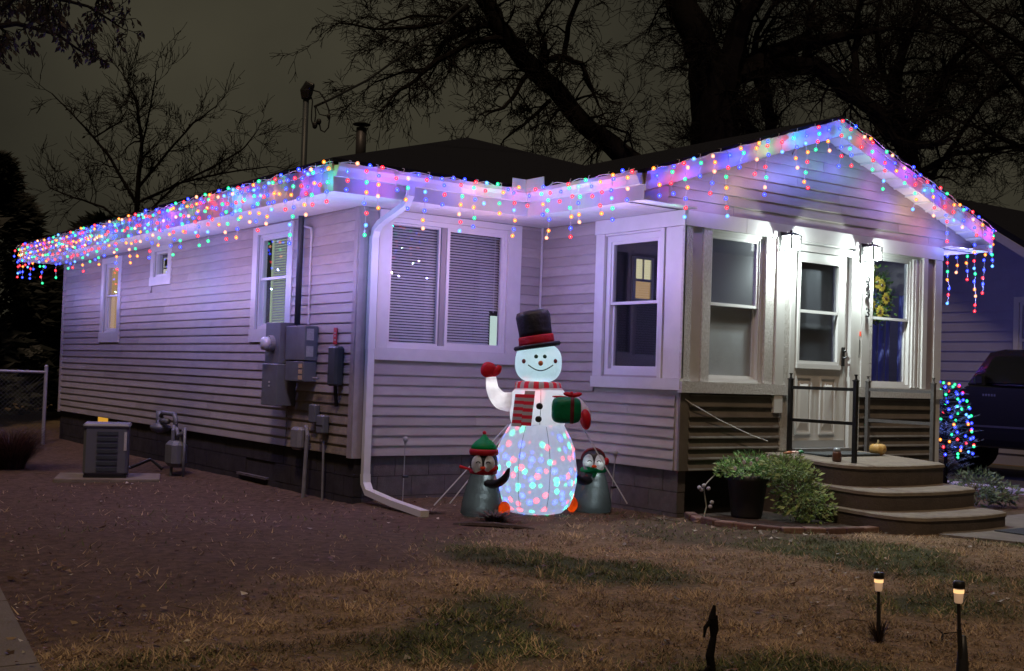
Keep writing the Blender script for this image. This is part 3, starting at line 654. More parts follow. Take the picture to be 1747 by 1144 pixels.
# rakes
def rake(xa_, za_, xb_, zb_):
    q = MB(); q.add([(xa_, RY, za_ - 0.17), (xb_, RY, zb_ - 0.17), (xb_, RY, zb_), (xa_, RY, za_), (xa_, RY + 0.02, za_ - 0.17), (xb_, RY + 0.02, zb_ - 0.17), (xb_, RY + 0.02, zb_), (xa_, RY + 0.02, za_)],
        [(0, 1, 2, 3), (7, 6, 5, 4), (0, 4, 5, 1), (1, 5, 6, 2), (2, 6, 7, 3), (3, 7, 4, 0)]); q.build('rake_board', TRIM, house)
    q = MB(); e_ = 0.012; q.add([(xa_, RY - e_, za_ - 0.05), (xb_, RY - e_, zb_ - 0.05), (xb_, RY - e_, zb_), (xa_, RY - e_, za_), (xa_, RY - 0.001, za_ - 0.05), (xb_, RY - 0.001, zb_ - 0.05), (xb_, RY - 0.001, zb_), (xa_, RY - 0.001, za_)],
        [(0, 1, 2, 3), (7, 6, 5, 4), (0, 4, 5, 1), (1, 5, 6, 2), (2, 6, 7, 3), (3, 7, 4, 0)]); q.build('drip_edge', VIN, house)
    N_ = 14
    for i in range(N_):
        f0, f1 = i / N_ + 0.003, (i + 1) / N_ - 0.003
        xs = [xa_ + (xb_ - xa_) * f for f in (f0, f1)]; zs = [za_ + (zb_ - za_) * f - 0.165 for f in (f0, f1)]
        q = MB(); y0, y1 = RY + 0.02, GY - 0.001
        q.add([(xs[0], y0, zs[0]), (xs[1], y0, zs[1]), (xs[1], y1, zs[1]), (xs[0], y1, zs[0]), (xs[0], y0, zs[0] + .01), (xs[1], y0, zs[1] + .01), (xs[1], y1, zs[1] + .01), (xs[0], y1, zs[0] + .01)],
              [(0, 3, 2, 1), (4, 5, 6, 7), (0, 1, 5, 4), (1, 2, 6, 5), (2, 3, 7, 6), (3, 0, 4, 7)])
        # rib
        xq, zq = xs[0] * 0.88 + xs[1] * 0.12, zs[0] * 0.88 + zs[1] * 0.12
        q.add([(xs[0], y0, zs[0] - .012), (xq, y0, zq - .012), (xq, y1, zq - .012), (xs[0], y1, zs[0] - .012), (xs[0], y0, zs[0]), (xq, y0, zq), (xq, y1, zq), (xs[0], y1, zs[0])],
              [(0, 3, 2, 1), (0, 1, 5, 4), (1, 2, 6, 5), (2, 3, 7, 6), (3, 0, 4, 7)])
        q.build('soffit_panel', TRIM, house)
rake(XL, ZT, XA, ZA); rake(XA, ZA, XRR, ZT)
q = MB(); q.box(XL + 0.021, XL + 0.30, RY + 0.021, RY + 0.04, ZE, ZT - 0.10); q.build('eave_return', TRIM, house)
q = MB(); q.box(XRR - 0.35, XRR - 0.001, RY + 0.022, GY - 0.02, ZE, ZE + 0.012); q.build('eave_return', TRIM, house)
# valley splash guard
q = MB(); q.box(1.26, XL - 0.09, OY - 0.112, OY - 0.102, ZT - 0.02, ZT + 0.10); q.box(XL - 0.112, XL - 0.102, -1.08, OY - 0.102, ZT - 0.02, ZT + 0.10); q.build('splash_guard', mat('guard_aqua', (0.45, 0.68, 0.72), 0.4), house)
# downspout
ds = thing('downspout', 'white downspout with elbows running down the front corner to the ground', 'downspout', (0.12, -0.06, 0))
q = MB()
def rect_tube(q, pts, w, d):
    P = [Vector(p) for p in pts]; vs = []
    for i, p in enumerate(P):
        dr = (P[min(i + 1, len(P) - 1)] - P[max(i - 1, 0)]).normalized(); s_ = Vector((1, 0, 0)) if abs(dr.x) < 0.75 else Vector((0, 1, 0))
        s_ = (s_ - dr * s_.dot(dr)).normalized(); n_ = dr.cross(s_)
        for (a_, b_) in ((-1, -1), (1, -1), (1, 1), (-1, 1)): vs.append(tuple(p + s_ * a_ * w + n_ * b_ * d))
    fs = [(0, 1, 2, 3), tuple(range(len(vs) - 1, len(vs) - 5, -1))]
    for i in range(len(P) - 1):
        for j in range(4): fs.append((i * 4 + j, (i + 1) * 4 + j, (i + 1) * 4 + (j + 1) % 4, i * 4 + (j + 1) % 4))
    q.add(vs, fs)
rect_tube(q, [(-0.0, -0.67, 3.06), (-0.0, -0.66, 2.96), (-0.0, -0.60, 2.88), (-0.0, -0.12, 2.74), (0, -0.03, 2.68), (0, -0.01, 2.60)], 0.036, 0.026); q.build('elbow', VIN, ds)
q = MB(); rect_tube(q, [(0, 0, 2.62), (0, 0, 1.5)], 0.040, 0.030); rect_tube(q, [(0, 0, 1.5), (0, 0, 0.26)], 0.037, 0.028); q.build('pipe', VIN, ds)
q = MB(); rect_tube(q, [(0, 0, 0.27), (0, -0.01, 0.18), (0.0, -0.08, 0.10), (-0.02, -0.6, 0.05), (-0.06, -1.22, 0.02)], 0.042, 0.03); q.build('outlet', VIN, ds)
# electrical --------------------------------------------------------------
def tbox(T, name, u0, u1, z0, z1, n0, n1, m, par, r=0.006, **kw):
    q = MB(T); q.bev(u0, u1, n0, n1, z0, z1, r); return q.build(name, m, par, **kw)
TL = lambda y0, z0: (lambda u, n_, z: (-n_, u - y0, z - z0))
mt = thing('electric_meter', 'tall grey electric meter cabinet with glass meter beside the side window', 'electric meter', (0, 1.58, 0.88)); T = TL(1.58, 0.88)
tbox(T, 'cabinet', 1.30, 1.66, 1.33, 1.77, 0.018, 0.22, METER, mt); tbox(T, 'cabinet', 1.29, 1.67, 0.88, 1.325, 0.018, 0.24, METER, mt)
q = MB(); q.tube([(-0.22, -0.10, 0.66), (-0.27, -0.10, 0.66)], 0.09, 20); q.build('meter_ring', PIPE, mt)
q = MB(); q.tube([(-0.27, -0.10, 0.66), (-0.33, -0.10, 0.66), (-0.345, -0.10, 0.66)], [0.075, 0.07, 0.04], 20); q.build('meter_dial', mat('meter_glass', (0.55, 0.55, 0.6), 0.15, 0.8), mt, smooth=True)
for z in (0.20, 0.24): q = MB(); q.box(-0.244, -0.2405, -0.12, -0.09, z, z + 0.018); q.build('label', LABEL, mt)
mt = thing('breaker_panel', 'square grey breaker panel with pale labels, right of the meter cabinet', 'breaker panel', (0, 0.9, 1.14)); T = TL(0.9, 1.14)
tbox(T, 'cover', 0.80, 1.26, 1.37, 1.73, 0.018, 0.17, METER, mt); tbox(T, 'cover', 0.81, 1.25, 1.15, 1.362, 0.018, 0.165, METER, mt)
for (u0, u1, z0, z1, m_) in ((-0.10, -0.102, 0, 0, LABEL),): pass
for (y0, y1, z0, z1, m_) in ((0.05, 0.14, 0.44, 0.56, LABEL), (0.05, 0.14, 0.27, 0.38, LABEL)):
    q = MB(); q.box(-0.15, -0.07, -0.1035, -0.1005, z0, z1); q.build('label', m_, mt)
for z in (0.03, 0.09, 0.15): q = MB(); q.box(-0.169, -0.166, -0.06, 0.03, z, z + 0.045); q.build('label', LABELY, mt)
q = MB(); q.tube([(-0.10, -0.18, 0.05), (-0.10, -0.30, 0.05)], 0.012, 8); q.build('lever', PIPE, mt)
mt = thing('disconnect_box', 'dark grey disconnect box nearest the corner post', 'electrical box', (0, 0.3, 1.12)); T = TL(0.3, 1.12)
tbox(T, 'cover', 0.20, 0.38, 1.12, 1.52, 0.018, 0.12, METERD, mt, 0.02)
q = MB(); q.tube([(-0.06, 0.0, 0.0), (-0.05, 0.0, -0.12), (-0.03, 0.02, -0.2)], 0.02, 8); q.build('cable', IRON, mt)
mt = thing('warning_tag', 'narrow red warning tag above the disconnect box', 'sign', (0, 0.40, 1.6)); q = MB(); q.box(-0.03, -0.022, -0.03, 0.04, -0.06, 0.11); q.build('plate', REDM, mt)
q = MB()
for z in (0.05, 0.02, -0.02): q.box(-0.032, -0.0302, -0.012, 0.02, z, z + 0.012)
q.build('print', LABEL, mt)
mt = thing('junction_box', 'upper small grey junction box below the breaker panel', 'utility box', (0, 0.74, 0.72)); tbox(TL(0.74, 0.72), 'cover', 0.69, 0.84, 0.73, 0.92, 0.018, 0.08, METER, mt, 0.012)
mt = thing('junction_box', 'small grey box with dark band right of the junction box', 'utility box', (0, 0.5, 0.62)); tbox(TL(0.5, 0.62), 'cover', 0.47, 0.62, 0.63, 0.82, 0.018, 0.10, METER, mt, 0.015)
q = MB(); q.box(-0.103, -0.1, -0.03, 0.12, 0.09, 0.10); q.build('band', IRON, mt)
q = MB(); q.tube([(-0.05, 0.04, 0.01), (-0.045, 0.03, -0.25), (-0.04, 0.03, -0.7)], 0.012, 8); q.build('conduit', PIPE, mt)
mt = thing('phone_box', 'largest rounded pale telephone box just above the foundation', 'utility box', (0, 0.98, 0.42)); tbox(TL(0.98, 0.42), 'cover', 0.98, 1.20, 0.43, 0.67, 0.018, 0.11, PIPE, mt, 0.03)
q = MB(); q.tube([(-0.06, -0.06, 0.26), (-0.07, -0.10, 0.25), (-0.075, -0.13, 0.18), (-0.08, -0.10, -0.52)], 0.022, 10); q.build('conduit', PIPE, mt)
mt = thing('service_mast', 'steel service mast rising through the eave with looped wires at its head', 'mast', (-0.07, 1.2, 1.75))
q = MB(); q.tube([(0.0, 0, 0), (0.0, 0, 2.45)], 0.032, 14); q.build('pipe', METERD, mt, smooth=True)
q = MB(); q.tube([(0, 0, 2.42), (0, 0, 2.50), (0.02, -0.03, 2.56), (0.05, -0.06, 2.55)], [0.05, 0.07, 0.065, 0.035], 12); q.build('weatherhead', IRON, mt)
q = MB(); Rv = Vector((math.cos(YAW), -math.sin(YAW), 0))
def lp(pts, r=0.008): q.tube([tuple(Rv * a_ + Vector((0, 0, b_))) for a_, b_ in pts], r, 6)
lp([(0.06, 2.52), (0.14, 2.50), (0.20, 2.42), (0.245, 2.32), (0.26, 2.22), (0.25, 2.12), (0.21, 2.07), (0.17, 2.09), (0.155, 2.15)])
lp([(0.05, 2.45), (0.07, 2.40), (0.065, 2.30), (0.065, 2.2), (0.09, 2.12)]); lp([(0.10, 2.34), (0.11, 2.25), (0.10, 2.16)]); lp([(0.11, 2.34), (0.15, 2.26), (0.25, 2.24)], 0.006)
q.build('loop_wire', IRON, mt)
q = MB(); q.ell(tuple(Rv * 0.105 + Vector((0, 0, 2.14))), (0.03, 0.03, 0.04), 8, 6); q.build('connector', IRON, mt); q = MB(); q.ell(tuple(Rv * 0.145 + Vector((0, 0, 2.18))), (0.03, 0.03, 0.035), 8, 6); q.build('connector', IRON, mt); q = MB(); q.ell(tuple(Rv * 0.25 + Vector((0, 0, 2.24))), (0.02, 0.02, 0.03), 8, 6); q.build('connector', IRON, mt)
q = MB(); q.tube([tuple(Rv * 0.09 + Vector((0, 0, 2.34))), tuple(Rv * 0.3 + Vector((0, 0.1, 2.44))), tuple(Rv * 0.9 + Vector((0, 0.5, 2.75))), tuple(Rv * 2.2 + Vector((0, 1.5, 3.6))), tuple(Rv * 5 + Vector((0, 4, 5.6)))], 0.013, 6); q.build('service_cable', IRON, mt)
q = MB(); q.tube([(0.03, 0.0, 1.06), (0.03, -0.18, 1.02), (0.03, -0.2, 0.95), (0.05, -0.16, 0.85), (0.05, -0.165, 0.0)], 0.012, 8); q.build('white_cable', TRIM, mt)
q = MB(); q.bev(-0.12, 0.14, 0.03, 0.35, 1.42, 1.52); q.build('roof_bracket', IRON, mt)
mt = thing('flue_pipe', 'dark metal flue pipe with a cap on the roof', 'chimney', (1.5, 2.85, 3.8))
q = MB(); q.tube([(0, 0, 0), (0, 0, 0.54)], 0.065, 16); q.build('pipe', mat('flue', (0.06, 0.055, 0.06), 0.5, metal=0.5), mt, smooth=True)
q = MB(); q.lathe([(0.03, 0.50), (0.03, 0.57), (0.11, 0.575), (0.115, 0.585), (0.03, 0.62)], 16); q.build('cap', IRON, mt)
# gas meter
mt = thing('gas_meter', 'grey gas meter with looped pipework on the side wall', 'gas meter', (-0.25, 4.0, -0.1)); q = MB()
q.tube([(0.05, 0.62, 0.62), (-0.05, 0.62, 0.70), (-0.05, 0.5, 0.76), (-0.05, 0.1, 0.76), (-0.05, 0.05, 0.70), (-0.05, 0.05, 0.6)], 0.03, 10)
q.tube([(-0.05, 0.62, 0.5), (-0.05, 0.62, 0.78)], 0.05, 10); q.tube([(-0.05, 0.30, 0.66), (-0.05, 0.55, 0.66)], 0.035, 10)
q.tube([(-0.05, -0.28, 0.62), (-0.05, -0.28, -0.1)], 0.018, 8); q.tube([(-0.05, -0.25, 0.55), (-0.05, -0.05, 0.5), (-0.05, 0.0, 0.6)], 0.025, 8); q.build('pipework', METER, mt, smooth=True)
q = MB(); q.lathe([(0.02, 0.50), (0.10, 0.52), (0.13, 0.56), (0.13, 0.59), (0.05, 0.62), (0.03, 0.70)], 18, (-0.05, 0.58)); q.build('regulator', METER, mt, smooth=True)
q = MB(); q.bev(-0.16, 0.04, -0.20, 0.12, 0.12, 0.44, 0.05); q.build('meter_body', METER, mt)
q = MB(); q.tube([(-0.10, -0.02, 0.44), (-0.10, -0.02, 0.56), (-0.06, 0.05, 0.62)], 0.025, 8); q.tube([(-0.1, 0.0, 0.15), (-0.1, 0.0, -0.05)], 0.02, 8); q.tube([(-0.04, -0.14, 0.44), (-0.04, -0.16, 0.54), (-0.05, -0.25, 0.58)], 0.025, 8); q.build('riser', METER, mt)
q = MB(); q.tube([(-0.05, 0.45, 0.05), (-0.15, 0.6, 0.16), (-0.35, 0.75, 0.05), (-0.6, 0.8, 0.02)], 0.02, 8); q.build('hose', IRON, mt)
# air conditioner
ac = thing('air_conditioner', 'boxy outdoor air conditioner unit on a concrete pad', 'air conditioner', (-1.18, 3.9, -0.09), -0.35)
q = MB(); q.bev(-0.55, 0.62, -0.38, 0.42, -0.05, 0.02, 0.01); q.build('pad', CONC, ac)
q = MB(); q.bev(-0.25, 0.25, -0.25, 0.28, 0.05, 0.62, 0.03); q.build('cabinet', mat('ac_grey', (0.095, 0.10, 0.115), 0.5), ac)
q = MB(); q.bev(-0.265, 0.265, -0.265, 0.295, 0.60, 0.65, 0.02); q.build('lid', METER, ac)
q = MB(); q.box(-0.24, 0.24, -0.24, 0.27, 0.02, 0.05); q.build('base', IRON, ac)
for i in range(7): q = MB(); q.box(-0.10, 0.13, -0.262, -0.252, 0.10 + i * 0.07, 0.14 + i * 0.07); q.build('louver', METERD, ac)
q = MB(); q.box(0.252, 0.256, -0.15, 0.0, 0.05, 0.2); q.build('service_panel', IRON, ac)
q = MB(); q.box(0.20, 0.23, -0.255, -0.2515, 0.34, 0.56); q.build('label', LABEL, ac)
# chain-link fence
fn = thing('chain_link_fence', 'chain-link fence with galvanised top rail at the far left', 'fence', (-0.38, 9.8, 0))
GALV = mat('galvanised', (0.3, 0.3, 0.32), 0.5, metal=0.3)
q = MB(); q.tube([(0, 0, -0.2), (0, 0, 1.16)], 0.03, 10); q.ell((0, 0, 1.17), (0.035, 0.035, 0.03), 8, 6); q.build('post', GALV, fn)
q = MB(); q.tube([(0, 0, 1.08), (-2.4, 0.3, 1.08)], 0.022, 8); q.build('top_rail', GALV, fn)
q = MB(); q.tube([(-2.4, 0.3, -0.2), (-2.4, 0.3, 1.16)], 0.03, 10); q.build('post', GALV, fn)
q = MB()
for i in range(44):
    a_ = i * 0.07 - 0.6
    for s_ in (1, -1):
        p0, p1 = a_, a_ + s_ * 1.05
        z0, z1 = 0.03, 1.08
        # clip to 0..2.4
        def cl(p, z): return p, z
        if p1 < 0: f = (0 - p0) / (p1 - p0); z1 = z0 + f * (z1 - z0); p1 = 0
        if p1 > 2.4: f = (2.4 - p0) / (p1 - p0); z1 = z0 + f * (z1 - z0); p1 = 2.4
        if p0 < 0: 
            if p1 <= 0: continue
            f = (0 - p0) / (p1 - p0); z0 = z0 + f * (z1 - z0); p0 = 0
        if p0 > 2.4: continue
        q.tube([(-p0, p0 * 0.125, z0), (-p1, p1 * 0.125, z1)], 0.0022, 3, cap=False)
q.build('wire_mesh', METERD, fn, kind='stuff')
# ------------------------------------------------------------------ steps
st = thing('porch_steps', 'concrete entrance landing with two curved steps below it', 'steps', (3.4, -2.25, 0))
def rounded(x0, x1, y0, y1, r, r2=0.06, bulge=0.0, n_=8):
    pts = [(x1, y0), (x0, y0)]; pts = []
    pts.append((x0, y0))
    for i in range(n_ + 1): a_ = math.pi + math.pi / 2 * i / n_; pts.append((x0 + r + r * math.cos(a_), y1 + r + r * math.sin(a_)))
    for i in range(1, 8): f = i / 8; pts.append((x0 + r + (x1 - r2 - x0 - r) * f, y1 - bulge * math.sin(math.pi * f)))
    for i in range(5): a_ = -math.pi / 2 + math.pi / 2 * i / 4; pts.append((x1 - r2 + r2 * math.cos(a_), y1 + r2 + r2 * math.sin(a_)))
    pts.append((x1, y0)); return pts
def step(x0, x1, y0, y1, r, z0, zt_, drop, nm, bulge=0.05):
    P = rounded(x0, x1, y0, y1, r, 0.08, bulge); k = len(P)
    def sh(p, s_): cx_, cy_ = (x0 + x1) / 2, y0; return (cx_ + (p[0] - cx_) * s_, cy_ + (p[1] - cy_) * s_)
    zf = lambda p: zt_ - drop * (y0 - p[1])
    rows = [[(p[0] - 3.4, p[1] + 2.25, z0) for p in P], [(p[0] - 3.4, p[1] + 2.25, zf(p) - 0.05) for p in P]]
    q1 = [sh(p, 1.012) for p in P]; q2 = [sh(p, 1.006) for p in P]; q3 = [sh(p, 0.985) for p in P]
    rows.append([(p[0] - 3.4, p[1] + 2.25, zf(p) - 0.035) for p in q1]); rows.append([(p[0] - 3.4, p[1] + 2.25, zf(p) - 0.008) for p in q2]); rows.append([(p[0] - 3.4, p[1] + 2.25, zf(p)) for p in q3])
    q = MB(); vs = [v for r_ in rows for v in r_]
    q.mi = 0; fs = [(i * k + j, (i) * k + j + 1, (i + 1) * k + j + 1, (i + 1) * k + j) for i in range(2) for j in range(k - 1)]
    q.add(vs, fs); nf = len(q.f)
    fs2 = [(i * k + j, (i) * k + j + 1, (i + 1) * k + j + 1, (i + 1) * k + j) for i in (2, 3) for j in range(k - 1)] + [tuple(range(4 * k, 5 * k))]
    q.f += fs2; q.m += [1] * len(fs2)
    q.build(nm, [CONCD, CONC], st)
step(3.42, 4.92, -2.225, -3.30, 0.34, -0.1, 0.605, 0.05, 'landing')
step(3.34, 4.90, -2.9, -3.66, 0.34, -0.1, 0.37, 0.04, 'step')
step(3.28, 4.82, -3.1, -4.04, 0.40, -0.1, 0.185, 0.03, 'step')
def railing(x, label, m, g):
    t_ = thing('handrail', label, 'handrail', (x, -2.3, 0.58), group=g)
    for y in (-0.02, -0.82):
        zb = -0.0 + y * 0.05
        q = MB(); q.box(-0.019, 0.019, y - 0.019, y + 0.019, zb, 0.76 + 0.0); q.build('post', m, t_)
        q = MB(); q.box(-0.024, 0.024, y - 0.024, y + 0.024, 0.76, 0.772); q.ell((0, y, 0.80), (0.011, 0.011, 0.015), 8, 6); q.tube([(0, y, 0.77), (0, y, 0.80), (0, y, 0.825)], [0.018, 0.006, 0.02], 8); q.build('finial', m, t_)
    for z in (0.665, 0.34): q = MB(); q.box(-0.011, 0.011, -0.80, -0.04, z, z + 0.032); q.build('rail', m, t_)
railing(3.70, 'black metal handrail left of the door with ball finials', IRON, 'handrails on the landing')
railing(4.93, 'grey metal handrail right of the door by the pumpkin', GREYI, 'handrails on the landing')
mt = thing('doormat', 'dark doormat lying in front of the door', 'mat', (4.25, -2.45, 0.6)); q = MB(); q.bev(-0.42, 0.42, -0.24, 0.20, -0.012, 0.008, 0.004); q.build('mat', mat('mat_dark', (0.05, 0.055, 0.06), 0.95, bump=0.6, bscale=200), mt)
mt = thing('doormat', 'black rubber mat lying on the pavement by the steps', 'mat', (4.75, -4.42, 0.022), -0.02); q = MB(); q.bev(-0.45, 0.75, -0.22, 0.20, 0.0, 0.012, 0.004); q.build('mat', mat('rubber', (0.02, 0.022, 0.026), 0.8, bump=0.6, bscale=200), mt)
# pumpkin
pk = thing('pumpkin', 'small pale orange pumpkin beside the grey handrail', 'pumpkin', (4.72, -2.62, 0.585)); q = MB(); vs = []; nu, nv = 48, 14
for i in range(nv + 1):
    ph = math.pi * (i / nv - 0.5)
    for j in range(nu):
        th = 2 * math.pi * j / nu; r = 0.088 * (1 - 0.09 * abs(math.cos(th * 4.5)) ** 6) * math.cos(ph) ** 0.75
        z = 0.066 + 0.066 * math.sin(ph) - 0.014 * (abs(math.sin(ph)) ** 6) * (1 if ph > 0 else 0.3)
        vs.append((r * math.cos(th), r * math.sin(th), z))
q.add(vs, [(i * nu + j, i * nu + (j + 1) % nu, (i + 1) * nu + (j + 1) % nu, (i + 1) * nu + j) for i in range(nv) for j in range(nu)])
q.build('body', mat('pumpkin_skin', (0.50, 0.30, 0.09), 0.5, 0.4, var=0.25, vscale=20), pk, smooth=True)
q = MB(); q.tube([(0, 0, 0.115), (0.004, 0, 0.14), (0.014, 0.004, 0.155)], [0.014, 0.009, 0.011], 8); q.build('stem', mat('stem', (0.2, 0.16, 0.08), 0.8), pk)
mt = thing('candle_jar', 'small brown jar with a glass top near the front railing post', 'jar', (3.62, -2.98, 0.565))
q = MB(); q.lathe([(0.040, 0), (0.045, 0.02), (0.043, 0.08), (0.034, 0.10)], 16); q.build('jar', mat('brown_glaze', (0.10, 0.045, 0.03), 0.3, 0.6), mt, smooth=True)
q = MB(); q.lathe([(0.034, 0.10), (0.036, 0.115), (0.02, 0.135)], 16); q.build('lid', mat('glass_top', (0.3, 0.35, 0.4), 0.1, 0.8), mt, smooth=True)
mt = thing('garden_tool', 'orange and green handled garden trowel lying on the landing edge', 'garden tool', (3.55, -2.50, 0.600), 0.3)
q = MB(); q.tube([(-0.22, 0, 0.02), (-0.12, 0, 0.022), (-0.02, 0.01, 0.02)], [0.010, 0.016, 0.014], 8); q.build('handle', mat('orange_wood', (0.35, 0.12, 0.05), 0.6), mt)
q = MB(); q.tube([(0.09, -0.02, 0.02), (0.13, -0.02, 0.022), (0.19, -0.02, 0.02)], [0.010, 0.022, 0.014], 8); q.build('grip', mat('green_grip', (0.02, 0.16, 0.06), 0.5), mt)
q = MB(); q.tube([(-0.02 + 0.055 + 0.05 * math.cos(a_), 0.03 * math.sin(a_), 0.022) for a_ in [k * math.pi / 6 for k in range(13)]], 0.010, 6); q.build('glove_loop', mat('pale_pink', (0.6, 0.42, 0.4), 0.6), mt)
# ------------------------------------------------------------------ wall lanterns
LPANE = lightmat('lantern_glass', (0.92, 1.0, 0.94), 9.0)
def lantern(x, label):
    t_ = thing('wall_lantern', label, 'wall lantern', (x, -B - 0.055, 2.64), group='lanterns beside the porch door'); t_.scale = (1.15, 1.15, 1.15)
    q = MB(); q.box(-0.045, 0.045, -0.012, 0.0, -0.02, 0.16); q.box(-0.012, 0.012, -0.09, -0.012, 0.125, 0.14); q.build('wall_plate', IRON, t_)
    cy_ = -0.095
    _w = 1
    q = MB(); q.add([(-0.072, cy_ - 0.072, 0.118), (0.072, cy_ - 0.072, 0.118), (0.072, cy_ + 0.072, 0.118), (-0.072, cy_ + 0.072, 0.118), (-0.02, cy_ - 0.02, 0.150), (0.02, cy_ - 0.02, 0.150), (0.02, cy_ + 0.02, 0.150), (-0.02, cy_ + 0.02, 0.150)],
        [(0, 3, 2, 1), (4, 5, 6, 7), (0, 1, 5, 4), (1, 2, 6, 5), (2, 3, 7, 6), (3, 0, 4, 7)]); q.ell((0, cy_, 0.16), (0.01, 0.01, 0.014), 8, 6); q.build('cap', IRON, t_)
    q = MB(); w = 0.058; bt = 0.006
    for sx in (-1, 1):
        for sy in (-1, 1): q.box(sx * w - bt, sx * w + bt, cy_ + sy * w - bt, cy_ + sy * w + bt, 0.0, 0.118)
    for zz in (0.0, 0.086):
        for sy in (-1, 1): q.box(-w, w, cy_ + sy * w - 0.003, cy_ + sy * w + 0.003, zz, zz + 0.005); q.box(sy * w - 0.003, sy * w + 0.003, cy_ - w, cy_ + w, zz, zz + 0.005)
    for sy in (-1, 1): q.box(-0.003, 0.003, cy_ + sy * w - 0.003, cy_ + sy * w + 0.003, 0.0, 0.118); q.box(sy * w - 0.003, sy * w + 0.003, cy_ - 0.003, cy_ + 0.003, 0, 0.118)
    q.build('cage', IRON, t_)
    w2 = 0.052
    for sx, sy in ((1, 0), (-1, 0), (0, 1), (0, -1)):
        q = MB()
        if sx: q.box(sx * w2 - 0.001, sx * w2 + 0.001, cy_ - w2 + .002, cy_ + w2 - .002, 0.004, 0.116)
        else: q.box(-w2, w2, cy_ + sy * w2 - 0.001, cy_ + sy * w2 + 0.001, 0.004, 0.116)
        q.build('pane', LPANE, t_)
    ld = bpy.data.lights.new('lantern_light', 'POINT'); ld.energy = 115; ld.color = (0.88, 1.0, 0.93); ld.shadow_soft_size = 0.025
    lo = bpy.data.objects.new('lantern_light', ld); COL.objects.link(lo); lo.parent = t_; lo.location = (0, cy_, 0.03)
lantern(3.57, 'lit wall lantern to the left of the door')
lantern(4.86, 'lit wall lantern right of the door above the house number')
# ------------------------------------------------------------------ light strings
BC = {'blue': ((0.015, 0.035, 1.0), 2.2), 'red': ((1.0, 0.012, 0.03), 1.5), 'green': ((0.004, 0.75, 0.24), 1.3), 'amber': ((1.0, 0.22, 0.012), 1.4), 'warm': ((1.0, 0.36, 0.2), 1.2), 'ice': ((0.08, 0.3, 1.0), 1.4)}
BR = 0.0125
BM = {}
def capmat(name, col, e_):   # tinted translucent cap over a small bright LED
    m = bpy.data.materials.new(name); m.use_nodes = True; t = m.node_tree; t.nodes.clear(); n = t.nodes; L = t.links
    o = n.new('ShaderNodeOutputMaterial'); e = n.new('ShaderNodeEmission'); e.inputs['Color'].default_value = (*col, 1); e.inputs['Strength'].default_value = e_
    tr = n.new('ShaderNodeBsdfTransparent'); mx = n.new('ShaderNodeMixShader'); mx.inputs[0].default_value = 0.72
    L.new(tr.outputs[0], mx.inputs[1]); L.new(e.outputs[0], mx.inputs[2]); L.new(mx.outputs[0], o.inputs['Surface']); return m
for k, (c, s_) in BC.items():
    q = MB(); R_ = 0.0185; q.lathe([(0.003, -R_ * 1.0), (R_ * 0.7, -R_ * 0.7), (R_, 0), (R_ * 0.7, R_ * 0.7), (0.003, R_ * 1.05)], 9)
    q.mi = 1; q.lathe([(0.001, -0.0075), (0.0055, -0.004), (0.0075, 0), (0.0055, 0.004), (0.001, 0.0075)], 7)
    core = tuple(0.62 * x + 0.38 for x in (c[0], min(1, c[1] * 2), c[2]))
    BM[k] = q.mesh('light_bulb', [capmat('cap_' + k, c, s_ * 2.1), emat('core_' + k, core, 7.0)]); BM[k].polygons.foreach_set('use_smooth', [True] * len(BM[k].polygons))
PAL = ['blue', 'red', 'green', 'amber', 'blue', 'red', 'ice', 'green', 'blue', 'amber', 'warm', 'blue', 'red']
WIRE = mat('white_wire', (0.6, 0.6, 0.62), 0.5)
